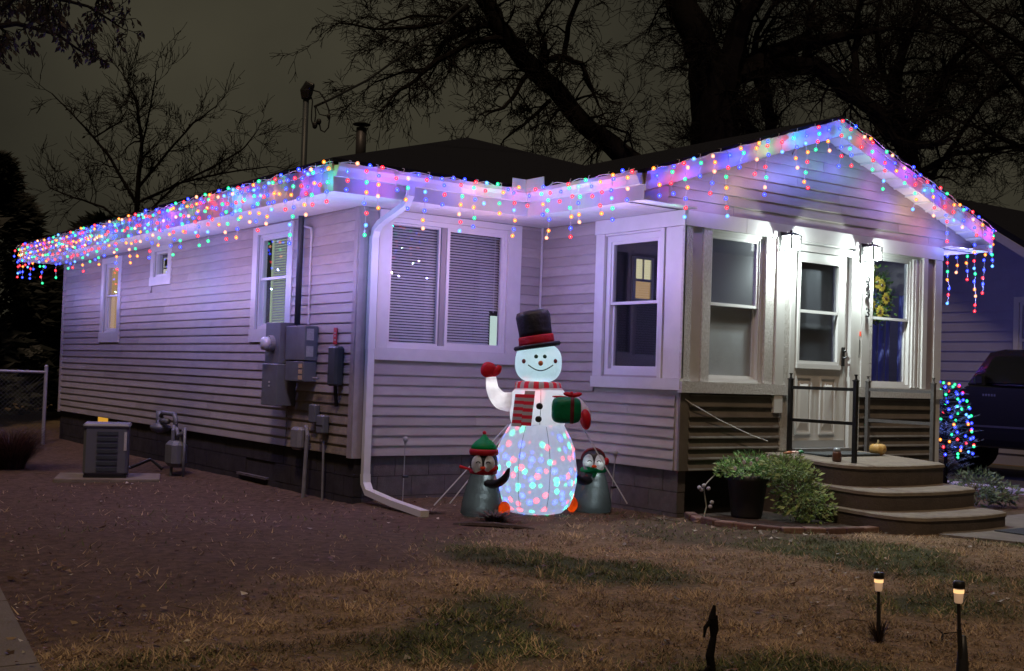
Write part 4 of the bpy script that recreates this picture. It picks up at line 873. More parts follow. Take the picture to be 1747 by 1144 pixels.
def icicles(label, P0, P1, nrm, spacing, lens, group='icicle light strings along the eaves', top_every=0.13, off=0.05, wpm=30.0, low=0.80, cols=None, blob=0.20, blobw=0.8):
    P0 = Vector(P0); P1 = Vector(P1); d = P1 - P0; Ln = d.length; d = d / Ln; nrm = Vector(nrm)
    t_ = thing('icicle_lights', label, 'string lights', tuple(P0), group=group); w = MB(); k = rs.randrange(13); cnt = 0
    npt = int(Ln / 0.07); top = []
    for i in range(npt + 1):
        f = Ln * i / npt; top.append(tuple(d * f + nrm * (off * 0.8) + Vector((0, 0, 0.012 * math.sin(f * 17) + rs.uniform(-.006, .006)))))
    w.tube(top, 0.0035, 4)
    def bulb(p):
        nonlocal k, cnt
        if cnt >= 298: return
        o_ = bpy.data.objects.new('light_bulb', BM[PAL[k % 13] if rs.random() > 0.2 else rs.choice(PAL)]); k += 1; cnt += 1
        COL.objects.link(o_); o_.parent = t_; o_.location = p; o_.rotation_euler = (rs.uniform(-.5, .5), rs.uniform(-.5, .5), 0)
    s = spacing * 0.4; j = rs.randrange(len(lens))
    while s < Ln:
        ln = lens[j % len(lens)] * rs.uniform(0.85, 1.15); j += 1
        nb = max(1, int(ln / 0.085)); pts = [d * s + nrm * off * 0.8]; dx = 0.0; swing = rs.uniform(-0.03, 0.03)
        for b_ in range(nb):
            dx = swing * (b_ + 1) / nb + rs.uniform(-0.012, 0.012)
            p = d * (s + dx) + nrm * (off + rs.uniform(-0.012, 0.03)) + Vector((0, 0, -0.05 - (b_ + rs.uniform(0, .35)) * ln / nb))
            pts.append(p); bulb(p + d * 0.006)
        w.tube([tuple(p) for p in pts], 0.0022, 3, cap=False)
        s += spacing * rs.uniform(0.8, 1.2)
    s = 0.03
    while s < Ln:
        if rs.random() < 0.55: bulb(d * s + nrm * off + Vector((0, 0, rs.uniform(-0.03, 0.015))))
        s += top_every
    w.build('wire', WIRE, t_)
    cols = cols or [((0.20, 0.24, 1.0), 1.9), ((1.0, 0.40, 0.55), 0.85), ((0.40, 0.30, 1.0), 1.5), ((0.35, 1.0, 0.62), 0.4), ((0.22, 0.26, 1.0), 1.7), ((1.0, 0.62, 0.38), 0.9), ((0.7, 0.42, 0.95), 1.0)]
    nl = max(1, int(Ln / 0.30))  # added lamps with no bulb, wash the walls in the string's colours
    for i in range(nl):
        cc, ww = cols[(i * 3) % len(cols)]
        ld = bpy.data.lights.new('string_fill_lamp', 'POINT'); ld.energy = wpm * Ln / nl * ww; ld.color = cc; ld.shadow_soft_size = 0.006
        lo = bpy.data.objects.new('string_fill_lamp', ld); COL.objects.link(lo); lo.parent = t_; lo.location = d * (Ln * (i + 0.5) / nl) + nrm * (-0.05) + Vector((0, 0, -low * rs.uniform(0.75, 1.1)))
    nb_ = int(Ln / blob)  # added lamps with no bulb, throw colour patches on the fascia
    PC = [(0.06, 0.08, 1.0), (0.0, 0.8, 0.30), (0.07, 0.09, 1.0), (1.0, 0.04, 0.10), (0.06, 0.07, 1.0), (1.0, 0.32, 0.05), (0.05, 0.40, 1.0), (0.6, 0.1, 1.0)]
    for i in range(nb_):
        ld = bpy.data.lights.new('string_fill_lamp', 'POINT'); bo = rs.uniform(0.035, 0.13); pc = PC[(i * 3 + rs.randrange(2)) % 8]; ld.energy = blobw * 95 * bo ** 2 * rs.uniform(0.7, 1.3) * (1.9 if pc[2] == 1.0 else 1.0); ld.color = pc; ld.shadow_soft_size = 0.006
        lo = bpy.data.objects.new('string_fill_lamp', ld); COL.objects.link(lo); lo.parent = t_; lo.location = d * (Ln * (i + rs.uniform(0.2, 0.8)) / nb_) + nrm * bo + Vector((0, 0, rs.uniform(-0.17, -0.05)))
    cl_ = MB()
    s = 0.1
    while s < Ln: p = d * s + nrm * 0.02; cl_.tube([tuple(p + Vector((0, 0, -0.01))), tuple(p + Vector((0, 0, 0.03)) + d * 0.012), tuple(p + Vector((0, 0, 0.035)) - nrm * 0.02)], 0.003, 4); s += 0.28
    cl_.build('gutter_clip', WIRE, t_, kind='stuff')
ZG = ZT - 0.005
LS = [0.36, 0.5, 0.28, 0.62, 0.44, 0.22]
icicles('coloured icicle lights on the rear half of the long side eave', (OX - 0.022, 5.2, ZT), (OX - 0.022, LEN + 0.33, ZT), (-1, 0, 0), 0.118, LS, wpm=10, blob=0.4)
icicles('coloured icicle lights on the front half of the long side eave', (OX - 0.022, OY - 0.1, ZT), (OX - 0.022, 5.19, ZT), (-1, 0, 0), 0.135, LS, wpm=16, blob=0.3)
icicles('coloured icicle lights over the wide sliding window', (OX, OY - 0.10, ZG), (XL - 0.16, OY - 0.10, ZG), (0, -1, 0), 0.165, LS, wpm=19, blobw=0.5)
icicles('coloured icicle lights between the roof valley and the porch gable', (XL - 0.10, OY - 0.16, ZG), (XL - 0.10, RY, ZG), (-1, 0, 0), 0.165, LS, wpm=19, blobw=0.5)
icicles('coloured icicle lights up the left slope of the porch gable', (XL, RY - 0.014, ZT), (XA, RY - 0.014, ZA), (0, -1, 0), 0.185, [0.3, 0.5, 0.2, 0.42, 0.6, 0.25], wpm=4.5, low=0.42, blobw=0.6)
icicles('coloured icicle lights down the right slope of the porch gable', (XA, RY - 0.014, ZA), (XRR, RY - 0.014, ZT), (0, -1, 0), 0.185, [0.3, 0.45, 0.2, 0.38, 0.5, 0.25], wpm=4.5, low=0.42, blobw=0.6)
icicles('coloured icicle lights hanging from the right end of the porch eave', (XRR + 0.022, RY, ZT), (XRR + 0.022, -0.5, ZT), (1, 0, 0), 0.11, [0.5, 0.75, 0.95, 0.6], wpm=40, cols=[((0.2, 0.25, 1.0), 1), ((0.4, 0.35, 1.0), 1)])
icicles('added unseen icicle lights on the far right eave, colouring truck and neighbour wall', (XM + 0.73, -0.6, ZT), (XM + 0.73, 3.2, ZT), (1, 0, 0), 0.16, LS, wpm=16, cols=[((0.2, 0.25, 1.0), 1), ((0.4, 0.35, 1.0), 1)])  # string added out of view for coloured light on truck and neighbour wall
# ------------------------------------------------------------------ inflatables
def fabric(name, col, trans=0.6, rough=0.5):
    m = bpy.data.materials.new(name); m.use_nodes = True; t = m.node_tree; n = t.nodes; L = t.links; b = n['Principled BSDF']
    b.inputs['Base Color'].default_value = (*col, 1); b.inputs['Roughness'].default_value = rough; b.inputs['Specular IOR Level'].default_value = 0.4
    tr = n.new('ShaderNodeBsdfTranslucent'); tr.inputs['Color'].default_value = (*col, 1); mx = n.new('ShaderNodeMixShader'); mx.inputs[0].default_value = trans
    tcx = n.new('ShaderNodeTexCoord'); nz_ = n.new('ShaderNodeTexNoise'); nz_.inputs['Scale'].default_value = 9; nz_.inputs['Detail'].default_value = 3; L.new(tcx.outputs['Object'], nz_.inputs['Vector'])
    bp_ = n.new('ShaderNodeBump'); bp_.inputs['Strength'].default_value = 0.7; bp_.inputs['Distance'].default_value = 0.03; L.new(nz_.outputs['Fac'], bp_.inputs['Height']); L.new(bp_.outputs[0], b.inputs['Normal']); L.new(bp_.outputs[0], tr.inputs['Normal'])
    L.new(b.outputs[0], mx.inputs[1]); L.new(tr.outputs[0], mx.inputs[2]); L.new(mx.outputs[0], n['Material Output'].inputs['Surface']); return m
WF = fabric('white_nylon', (0.8, 0.82, 0.84), 0.65); RF = fabric('red_nylon', (0.62, 0.02, 0.04), 0.5); GF = fabric('green_nylon', (0.0, 0.20, 0.09), 0.4); RDF = fabric('dark_red_nylon', (0.13, 0.015, 0.025), 0.3)
BF = fabric('black_nylon', (0.022, 0.022, 0.03), 0.3); PF = fabric('penguin_grey', (0.05, 0.055, 0.06), 0.55, 0.2); OF = fabric('orange_nylon', (0.85, 0.12, 0.01), 0.5); TF = fabric('taupe_nylon', (0.42, 0.37, 0.36), 0.4)
GF2 = fabric('bright_green_nylon', (0.0, 0.42, 0.13), 0.6)
def plamp(par, loc, e, col=(0.8, 1.0, 1.0), r=0.03, name='inner_lamp'):
    ld = bpy.data.lights.new(name, 'POINT'); ld.energy = e; ld.color = col; ld.shadow_soft_size = r
    lo = bpy.data.objects.new(name, ld); COL.objects.link(lo); lo.parent = par; lo.location = loc; return ld
sn = thing('inflatable_snowman', 'tall glowing inflatable snowman with top hat, striped scarf and green gift', 'inflatable snowman', (1.2, -1.4, 0.0), -YAW)
X = lambda px: (px - 915) / 180.4
Z = lambda py: (880 - py) / 180.4 - 0.02
q = MB(); nseg = 64
prof = [(0.20, 0.0), (0.27, 0.015), (0.33, 0.07), (0.365, 0.16), (0.39, 0.28), (0.398, 0.40), (0.39, 0.50), (0.365, 0.60), (0.33, 0.69), (0.29, 0.77), (0.262, 0.82), (0.255, 0.835)]
vs = []
for r, z in prof:
    for j in range(nseg):
        th = 2 * math.pi * j / nseg; rr = r * (1 - 0.05 * (abs(math.cos(th * 3 + 0.6)) ** 14)) * (1 + 0.010 * math.sin(th * 11 + z * 9) + 0.03 * noise.noise(Vector((math.cos(th) * 3, math.sin(th) * 3, z * 7))))
        vs.append((rr * math.cos(th), rr * math.sin(th), z))
q.add(vs, [(i * nseg + j, i * nseg + (j + 1) % nseg, (i + 1) * nseg + (j + 1) % nseg, (i + 1) * nseg + j) for i in range(len(prof) - 1) for j in range(nseg)])
BELLY = fabric('belly_nylon', (0.86, 0.88, 0.9), 0.8)
q.build('belly', BELLY, sn, smooth=True)
q = MB(); prof = [(0.256, 0.835), (0.268, 0.87), (0.278, 0.95), (0.275, 1.05), (0.262, 1.13), (0.22, 1.18), (0.18, 1.20)]; vs = []
for r, z in prof:
    for j in range(48):
        th = 2 * math.pi * j / 48; rr = r * (1 - 0.03 * (abs(math.cos(th * 2 + 0.2)) ** 14)); vs.append((rr * math.cos(th) + 0.01, rr * math.sin(th), z))
q.add(vs, [(i * 48 + j, i * 48 + (j + 1) % 48, (i + 1) * 48 + (j + 1) % 48, (i + 1) * 48 + j) for i in range(len(prof) - 1) for j in range(48)])
q.build('torso', WF, sn, smooth=True)
HC = (X(914), 0, Z(621)); q = MB(); q.ell(HC, (0.222, 0.20, 0.192), 40, 24, p=0.78); q.build('head', WF, sn, smooth=True)
def surf_y(x, z):   # front surface of the head
    dx = min(0.99, abs((x - HC[0]) / 0.222)); dz = min(0.99, abs((z - HC[2]) / 0.192)); e = 2 / 0.78
    k_ = max(0.0, 1 - dz ** e); k2 = max(0.0, k_ - dx ** e) ** (1 / e); return -0.20 * k2
def disc(par, name, px, py, r, m, th=0.006, sq=1.0):
    x, z = X(px), Z(py); q = MB(); y = surf_y(x, z); nrm_ = Vector((0.9 * (x - HC[0]), -0.2, 0.6 * (z - HC[2]))).normalized(); M = nrm_.to_track_quat('Z', 'Y').to_matrix()
    q.ell((x, y - 0.004, z), (r, r * sq, th), 18, 6, M=M); q.build(name, m, par, smooth=True)
disc(sn, 'eye', 909, 611, 0.019, mat('eye_dark', (0.005, 0.05, 0.03), 0.4)); disc(sn, 'eye', 923.6, 610.5, 0.019, MATS['eye_dark'])
disc(sn, 'cheek', 888.5, 619.5, 0.022, mat('cheek_red', (0.16, 0.02, 0.02), 0.5)); disc(sn, 'cheek', 942, 617.5, 0.021, MATS['cheek_red'])
disc(sn, 'nose', 917, 622, 0.024, mat('nose_orange', (0.5, 0.13, 0.03), 0.5), 0.02)
q = MB(); pts = []
for i in range(17):
    f = i / 16; px = 896 + (938 - 896) * f; py = 625.5 + 9.5 * math.sin(math.pi * f) - 1.0 * f; x, z = X(px), Z(py); pts.append((x, surf_y(x, z) - 0.003, z))
q.tube(pts, 0.0055, 5); q.build('mouth', BLK, sn)
# scarf
q = MB(); n_ = 28
SR = 0.205
for i in range(n_):
    a0, a1 = 2 * math.pi * i / n_, 2 * math.pi * (i + 1) / n_; q.mi = i % 2
    vs = []
    for r, z in ((SR - .02, Z(672)), (SR + .012, Z(669)), (SR + .018, Z(662)), (SR + .008, Z(655)), (SR - .02, Z(653))):
        for a_ in (a0, (a0 + a1) / 2, a1): vs.append((r * math.cos(a_) + 0.0, r * math.sin(a_), z))
    q.add(vs, [(k * 3 + j, k * 3 + j + 1, (k + 1) * 3 + j + 1, (k + 1) * 3 + j) for k in range(4) for j in range(2)])
q.build('scarf_collar', [RF, TF], sn, smooth=True)
for col_, (xa, xb) in enumerate(((876, 893), (892, 909))):
    q = MB(); rows = 10; ytop, ybot = 669 - (0 if col_ else -6), 729 + (0 if not col_ else -2)
    for i in range(rows):
        q.mi = (i + col_) % 2; f0, f1 = i / rows, (i + 1) / rows; sl = lambda f: -5 * f
        z0, z1 = Z(ytop + (ybot - ytop) * f0), Z(ytop + (ybot - ytop) * f1); xs = [X(xa + sl(f0)), X(xb + sl(f0)), X(xb + sl(f1)), X(xa + sl(f1))]; yb = -0.286 - 0.012 * col_
        yv = [yb + 0.30 - math.sqrt(max(0.0, 0.30 ** 2 - (x * 0.7) ** 2)) for x in xs]
        q.add([(xs[0], yv[0], z0), (xs[1], yv[1], z0), (xs[2], yv[2], z1), (xs[3], yv[3], z1), (xs[0], yv[0] + .018, z0), (xs[1], yv[1] + .018, z0), (xs[2], yv[2] + .018, z1), (xs[3], yv[3] + .018, z1)],
              [(0, 3, 2, 1), (0, 4, 7, 3), (1, 2, 6, 5), (0, 1, 5, 4), (2, 3, 7, 6)])
    q.build('scarf_tail', [RF, TF], sn)
for px, py, r in ((917, 694, 0.032), (916, 715.5, 0.031)):
    q = MB(); q.ell((X(px), -0.277, Z(py)), (r, 0.008, r * 0.95), 8, 6, p=0.9); q.build('button', BLK, sn)
# hat
Mt = Matrix.Rotation(math.radians(-10), 3, 'Y')
hx, hz = X(911), Z(592)
def hat_l(nm, prof, m, sx=1, sy=1):
    q = MB(); q.lathe([(r, z) for r, z in prof], 36, (0, 0), sx, sy, Mt); q.v = [(x + hx, y, z + hz) for x, y, z in q.v]; return q.build(nm, m, sn, smooth=True)
hat_l('hat_brim', [(0.15, -0.028), (0.215, -0.022), (0.228, 0.0), (0.215, 0.018), (0.15, 0.02)], BF)
hat_l('hat_band', [(0.165, 0.012), (0.171, 0.03), (0.168, 0.09), (0.160, 0.098)], RF)
hat_l('hat_crown', [(0.155, 0.095), (0.158, 0.14), (0.162, 0.22), (0.165, 0.285), (0.150, 0.325), (0.10, 0.34), (0.02, 0.342)], BF)
# arms
def limb(nm, pts, r, m, par, n_=14, flat=1.0):
    q = MB(); P = [Vector(p) for p in pts]; out = []; R = []
    for i in range(len(P) - 1):
        for k_ in range(5):
            f = k_ / 5; p0 = P[max(i - 1, 0)]; p1 = P[i]; p2 = P[i + 1]; p3 = P[min(i + 2, len(P) - 1)]
            out.append(0.5 * ((2 * p1) + (p2 - p0) * f + (2 * p0 - 5 * p1 + 4 * p2 - p3) * f * f + (3 * p1 - p0 - 3 * p2 + p3) * f ** 3)); R.append(r[i] + (r[i + 1] - r[i]) * f)
    out.append(P[-1]); R.append(r[-1]); q.tube(out, R, n_, flat=flat); return q.build(nm, m, par, smooth=True)
limb('arm', [(X(872), 0.0, Z(690)), (X(852), -0.03, Z(687)), (X(838), -0.05, Z(670)), (X(834), -0.05, Z(648))], [0.095, 0.085, 0.062, 0.048], WF, sn)
q = MB(); q.ell((X(829), -0.05, Z(636)), (0.072, 0.05, 0.075), 16, 10, p=0.85, M=Matrix.Rotation(0.3, 3, 'Y')); q.build('mitten', RF, sn, smooth=True)
limb('mitten_thumb', [(X(836), -0.05, Z(642)), (X(845), -0.06, Z(636)), (X(848), -0.06, Z(628))], [0.04, 0.036, 0.020], RF, sn)
limb('arm', [(X(955), 0.0, Z(688)), (X(975), -0.05, Z(688)), (X(992), -0.10, Z(700)), (X(997), -0.12, Z(712))], [0.09, 0.08, 0.055, 0.05], WF, sn)
q = MB(); q.ell((X(996), -0.14, Z(714)), (0.052, 0.06, 0.098), 14, 10, M=Matrix.Rotation(-0.12, 3, 'Y')); q.build('mitten', RF, sn, smooth=True)
q = MB(); q.ell((X(962), -0.26, Z(699)), (0.137, 0.10, 0.122), 28, 18, p=0.5); q.build('gift_box', GF, sn, smooth=True)
q = MB(); q.ell((X(971), -0.262, Z(699)), (0.028, 0.104, 0.126), 10, 18, p=0.5); q.build('gift_ribbon', RDF, sn, smooth=True)
q = MB(); q.ell((X(966), -0.26, Z(673)), (0.055, 0.04, 0.022), 12, 8, M=Matrix.Rotation(0.2, 3, 'Y')); q.ell((X(978), -0.26, Z(673)), (0.055, 0.04, 0.022), 12, 8, M=Matrix.Rotation(-0.25, 3, 'Y')); q.ell((X(950), -0.26, Z(677)), (0.07, 0.03, 0.010), 12, 8); q.ell((X(970), -0.27, Z(671)), (0.018, 0.03, 0.02), 8, 6); q.build('gift_bow', RF, sn, smooth=True)
for nm, pts in (('tether', [(X(866), 0, Z(728)), (X(745), -0.1, Z(868))]), ('tether', [(X(868), 0.05, Z(735)), (X(770), 0.1, Z(868))]), ('tether', [(X(984), 0, Z(715)), (X(1075), 0.1, Z(858))])):
    q = MB(); q.tube(pts, 0.006, 5); q.build(nm, WIRE, sn)
for (x, rr_, z0, z1) in ((0.02, 0.262, 0.84, 1.16),):
    q = MB(); q.tube([(x, -rr_ + 0.002, z0), (x + 0.002, -rr_ - 0.016, (z0 + z1) / 2), (x, -rr_ + 0.008, z1)], 0.0025, 4); q.build('seam', mat('seam_grey', (0.2, 0.2, 0.22), 0.7), sn)
for a_ in (-2.0, -1.25):
    q = MB(); q.tube([(r_ * math.cos(a_), r_ * math.sin(a_), z_) for r_, z_ in ((0.33, 0.07), (0.368, 0.16), (0.392, 0.28), (0.40, 0.40), (0.392, 0.50), (0.367, 0.60), (0.332, 0.69), (0.262, 0.82))], 0.0022, 4); q.build('seam', MATS['seam_grey'], sn)
plamp(sn, (X(914), 0.03, Z(618)), 2.1, (0.60, 0.95, 1.0), 0.05)
plamp(sn, (X(848), -0.03, Z(684)), 0.35, (1.0, 0.95, 0.95), 0.02); plamp(sn, (X(836), -0.05, Z(662)), 0.22, (1.0, 0.95, 0.95), 0.02); plamp(sn, (0, 0.0, 1.0), 2.7, (0.85, 0.95, 1.0), 0.05)
plamp(sn, (0, 0, 0.30), 0.75, (0.62, 0.80, 1.0), 0.08)
# colour projector lamp in the belly: a point lamp whose colour depends on direction
pj = plamp(sn, (0, 0.0, 0.34), 52.0, (1, 1, 1), 0.004, 'disco_lamp'); pj.use_nodes = True
t = pj.node_tree; n = t.nodes; L = t.links; em = n['Emission']
tcn2 = n.new('ShaderNodeTexCoord'); sc_ = n.new('ShaderNodeMapping'); sc_.inputs['Scale'].default_value = (5.4, 5.4, 5.4); L.new(tcn2.outputs['Normal'], sc_.inputs['Vector'])
vo = n.new('ShaderNodeTexVoronoi'); vo.inputs['Scale'].default_value = 1.0; vo.inputs['Randomness'].default_value = 0.7; L.new(sc_.outputs[0], vo.inputs['Vector'])
th_ = n.new('ShaderNodeMapRange'); th_.inputs['From Min'].default_value = 0.46; th_.inputs['From Max'].default_value = 0.08; th_.inputs['To Min'].default_value = 0.0; th_.inputs['To Max'].default_value = 1.0; L.new(vo.outputs['Distance'], th_.inputs['Value'])
sp2 = n.new('ShaderNodeSeparateColor'); L.new(vo.outputs['Color'], sp2.inputs[0]); rp = n.new('ShaderNodeValToRGB'); rp.color_ramp.interpolation = 'CONSTANT'; L.new(sp2.outputs[0], rp.inputs['Fac'])
e_ = rp.color_ramp.elements; e_[0].position = 0; e_[0].color = (1, 0.05, 0.07, 1); e_[1].position = 0.38; e_[1].color = (0.04, 0.09, 1, 1); k2 = e_.new(0.72); k2.color = (0.01, 0.9, 0.4, 1)
ml = n.new('ShaderNodeMix'); ml.data_type = 'RGBA'; ml.inputs[6].default_value = (0.02, 0.03, 0.05, 1); L.new(th_.outputs[0], ml.inputs[0]); L.new(rp.outputs[0], ml.inputs[7])
L.new(ml.outputs[2], em.inputs['Color'])
def penguin(x, y, label, flip, hat):
    t_ = thing('inflatable_penguin', label, 'inflatable penguin', (x, y, 0.0), -YAW); s = -1 if flip else 1
    q = MB(); vs = []; prof = [(0.17, 0.0), (0.195, 0.02), (0.185, 0.12), (0.160, 0.22), (0.134, 0.32), (0.115, 0.38), (0.095, 0.405)]
    for r, z in prof:
        for j in range(40):
            th = 2 * math.pi * j / 40; rr = r * (1 - 0.07 * abs(math.cos(th * 2.5 + 0.5)) ** 12 + 0.05 * noise.noise(Vector((math.cos(th) * 2.5 + x, math.sin(th) * 2.5, z * 9)))); vs.append((rr * math.cos(th), rr * math.sin(th) * 0.9, z))
    q.add(vs, [(i * 40 + j, i * 40 + (j + 1) % 40, (i + 1) * 40 + (j + 1) % 40, (i + 1) * 40 + j) for i in range(len(prof) - 1) for j in range(40)]); q.build('body', PF, t_, smooth=True)
    hc = (0.0 * s, 0, 0.49); hr = (0.132, 0.12, 0.108) if not flip else (0.108, 0.10, 0.100)
    q = MB(); q.ell(hc, hr, 28, 18, p=0.9); q.build('head', BF, t_, smooth=True)
    for sx in (-1, 1):
        q = MB(); q.ell((sx * 0.052, -hr[1] * 0.76, hc[2] - 0.018), (0.056, 0.046, 0.084), 16, 12); q.build('face_patch', WF, t_, smooth=True)
        pts = [(sx * 0.045 + 0.018 * math.cos(a_), -hr[1] * 0.76 - 0.0475, hc[2] - 0.005 + 0.014 * math.sin(a_)) for a_ in [math.pi * k_ / 8 for k_ in range(9)]]
        q = MB(); q.tube(pts, 0.0045, 4); q.build('eye', BLK, t_)
    q = MB(); q.ell((0.0, -hr[1] - 0.030, hc[2] - 0.045), (0.026, 0.028, 0.014), 12, 8); q.build('beak', OF, t_, smooth=True)
    sc = RF if not flip else GF2
    q = MB(); q.lathe([(0.09, 0.375), (0.125, 0.385), (0.128, 0.405), (0.11, 0.425)], 24); q.build('scarf', sc, t_, smooth=True)
    if not flip:
        limb('scarf_end', [(-0.10, 0.02, 0.41), (-0.16, 0.02, 0.425), (-0.22, 0.02, 0.44)], [0.025, 0.022, 0.03], RF, t_, flat=0.5)
        q = MB(); q.ell((0.075, -0.07, 0.425), (0.07, 0.06, 0.035), 12, 8, M=Matrix.Rotation(-0.35, 3, 'Y')); q.build('scarf_fold', RF, t_, smooth=True)
        q = MB(); q.lathe([(0.128, 0.555), (0.135, 0.575), (0.132, 0.60), (0.122, 0.608)], 24, (0, 0)); q.build('hat_band', RF, t_, smooth=True)
        q = MB(); q.lathe([(0.12, 0.605), (0.112, 0.64), (0.08, 0.675), (0.045, 0.70), (0.02, 0.73), (0.008, 0.745)], 24); q.build('hat', GF2, t_, smooth=True)
        q = MB(); q.ell((0, 0, 0.755), (0.018, 0.018, 0.018), 10, 8); q.build('hat_tip', RF, t_, smooth=True)
    else:
        q = MB(); q.ell((-0.05, -0.07, 0.43), (0.06, 0.05, 0.03), 12, 8, M=Matrix.Rotation(0.5, 3, 'Y')); q.ell((0.01, -0.10, 0.375), (0.022, 0.02, 0.055), 12, 8, M=Matrix.Rotation(0.3, 3, 'Y')); q.build('scarf_fold', GF2, t_, smooth=True)
        pts = [(0.108 * math.cos(a_), 0, 0.49 + 0.112 * math.sin(a_)) for a_ in [math.pi * k_ / 12 for k_ in range(13)]]
        q = MB(); q.tube(pts, 0.018, 8); q.build('earmuff_band', RDF, t_, smooth=True)
        q = MB(); q.ell((0.125, -0.02, 0.49), (0.026, 0.04, 0.036), 12, 8); q.build('earmuff', RF, t_, smooth=True)
    limb('wing', [(s * 0.06, -0.08, 0.30), (s * 0.13, -0.17, 0.31), (s * 0.20, -0.24, 0.37), (s * 0.235, -0.26, 0.46)], [0.065, 0.06, 0.045, 0.012], BF, t_, flat=0.6)
    q = MB(); q.ell((s * 0.205 if not flip else s * 0.20, -0.12, 0.075), (0.055, 0.07, 0.075), 16, 10); q.build('foot', OF, t_, smooth=True)
    [plamp(t_, (0.0 + 0.01 * k_, -0.115 + 0.01 * k_, 0.10 + 0.085 * k_), 0.30, (0.85, 1.0, 0.98), 0.01) for k_ in range(4)]; [plamp(t_, (sx * 0.054, -hr[1] * 0.76 - 0.014, hc[2] - 0.01), 0.06, (0.9, 1.0, 1.0), 0.01) for sx in (-1, 1)]
    plamp(t_, (s * 0.205 if not flip else s * 0.20, -0.12, 0.05), 0.14, (1, 0.8, 0.5), 0.01)
    return t_
penguin(0.585, -1.42, 'inflatable penguin with green and red pointed hat left of the snowman', False, 'cap')
penguin(1.80, -1.53, 'inflatable penguin with red earmuffs and green scarf right of the snowman', True, 'muff')
# ------------------------------------------------------------------ stakes, solar lights, small yard things
def globe_stake(x, y, h, label, lean):
    t_ = thing('globe_stake_light', label, 'garden stake', (x, y, 0.0), group='clear globe stakes by the foundation')
    q = MB(); q.tube([(0, 0, -0.02), (lean * 0.5, 0, h * 0.5), (lean, 0, h)], 0.006, 6); q.build('pole', GALV, t_)
    q = MB(); q.tube([(lean, 0, h - 0.02), (lean, 0, h + 0.005)], 0.014, 8); q.build('socket', GALV, t_)
    q = MB(); q.ell((lean, 0, h + 0.03), (0.028, 0.028, 0.030), 14, 10); q.build('globe', mat('clear_globe', (0.5, 0.5, 0.55), 0.08, 0.9, trans=0.5), t_, smooth=True)
    q = MB(); q.bev(lean * 0.4 - 0.01, lean * 0.4 + 0.05, -0.02, 0.02, h * 0.42, h * 0.46, 0.005); q.build('clamp', IRON, t_)
globe_stake(0.38, -0.35, 0.60, 'thin stake with clear globe left of the penguins', 0.01)
globe_stake(1.95, -1.62, 0.54, 'leaning thin stake with clear globe right of the penguins', 0.05)
CUP = emat('solar_glow', (1.0, 0.55, 0.22), 1.4); CUP2 = mat('frosted_cup', (0.6, 0.45, 0.35), 0.4, emis=(1.0, 0.6, 0.35), estr=0.28)
def solar(x, y, h, label, z0=0.0, lean=0.0):
    t_ = thing('solar_path_light', label, 'garden light', (x, y, z0), group='solar path lights in the lawn')
    q = MB(); q.tube([(0, 0, 0.02), (lean, 0, h * 0.55)], [0.012, 0.010], 8); q.tube([(lean, 0, h * .55), (lean * 1.3, 0, h - 0.09)], 0.008, 8); q.build('stem', IRON, t_)
    q = MB(); q.lathe([(0.014, h - 0.095), (0.018, h - 0.09), (0.022, h - 0.035), (0.020, h - 0.03)], 16, (lean * 1.3, 0)); q.build('frosted_cup', CUP2, t_, smooth=True)
    q = MB(); q.lathe([(0.0205, h - 0.052), (0.0225, h - 0.05), (0.0228, h - 0.036), (0.021, h - 0.034)], 16, (lean * 1.3, 0)); q.build('lamp_glow', CUP, t_, smooth=True)
    q = MB(); q.lathe([(0.020, h - 0.032), (0.026, h - 0.03), (0.026, h - 0.006), (0.022, h)], 16, (lean * 1.3, 0)); q.build('solar_cap', IRON, t_, smooth=True)
    ld = plamp(t_, (lean * 1.3, 0, h - 0.06), 0.8, (1, 0.6, 0.3), 0.01)
    return t_
s1 = solar(-0.515, -6.58, 0.355, 'smaller solar light farther left, standing on a clump of roots', lean=-0.008)
s2 = solar(-0.92, -7.32, 0.46, 'taller solar light in the right foreground with a thick black stake', lean=-0.03)
q = MB(); q.lathe([(0.034, -0.10), (0.03, 0.02), (0.022, 0.14), (0.013, 0.22)], 12); q.build('ground_stake', BLK, s2, smooth=True)
def clump(name, label, cat, loc, pts_n, h, spread, cols, w=0.004, droop=0.5, seed=1, par=None, kind=None, n_seg=3):
    r_ = random.Random(seed); V = []; F = []; C = []
    for i in range(pts_n):
        a_ = r_.random() * 6.283; r0 = spread * 0.25 * r_.random(); x, y, z = r0 * math.cos(a_), r0 * math.sin(a_), 0
        hh = h * r_.uniform(0.5, 1.1); out = spread * r_.uniform(0.3, 1.0); a_ += r_.uniform(-.4, .4); sx, sy = -math.sin(a_) * w, math.cos(a_) * w; o = len(V); c = r_.choice(cols); k_ = r_.uniform(0.6, 1.3); c = tuple(q_ * k_ for q_ in c)
        for s_ in range(n_seg + 1):
            f = s_ / n_seg; px_, py_, pz = x + math.cos(a_) * out * f ** 1.3, y + math.sin(a_) * out * f ** 1.3, hh * (f - droop * f * f * 0.7); ww = 1 - f * 0.85
            V += [(px_ + sx * ww, py_ + sy * ww, pz), (px_ - sx * ww, py_ - sy * ww, pz)]; C += [c, c]
        for s_ in range(n_seg): F.append((o + 2 * s_, o + 2 * s_ + 1, o + 2 * s_ + 3, o + 2 * s_ + 2))
    if par is None:
        par = thing(name, label, cat, loc)
        return par, tri_mesh('leaves', V, F, C, LEAFM, par, kind='stuff')
    ob = tri_mesh(name, V, F, C, LEAFM, par, kind='stuff'); ob.location = loc; return ob
clump('root_clump', None, None, (0, 0, 0.0), 60, 0.13, 0.07, [(0.06, 0.035, 0.02), (0.04, 0.025, 0.016)], 0.005, 0.2, 5, par=s1)
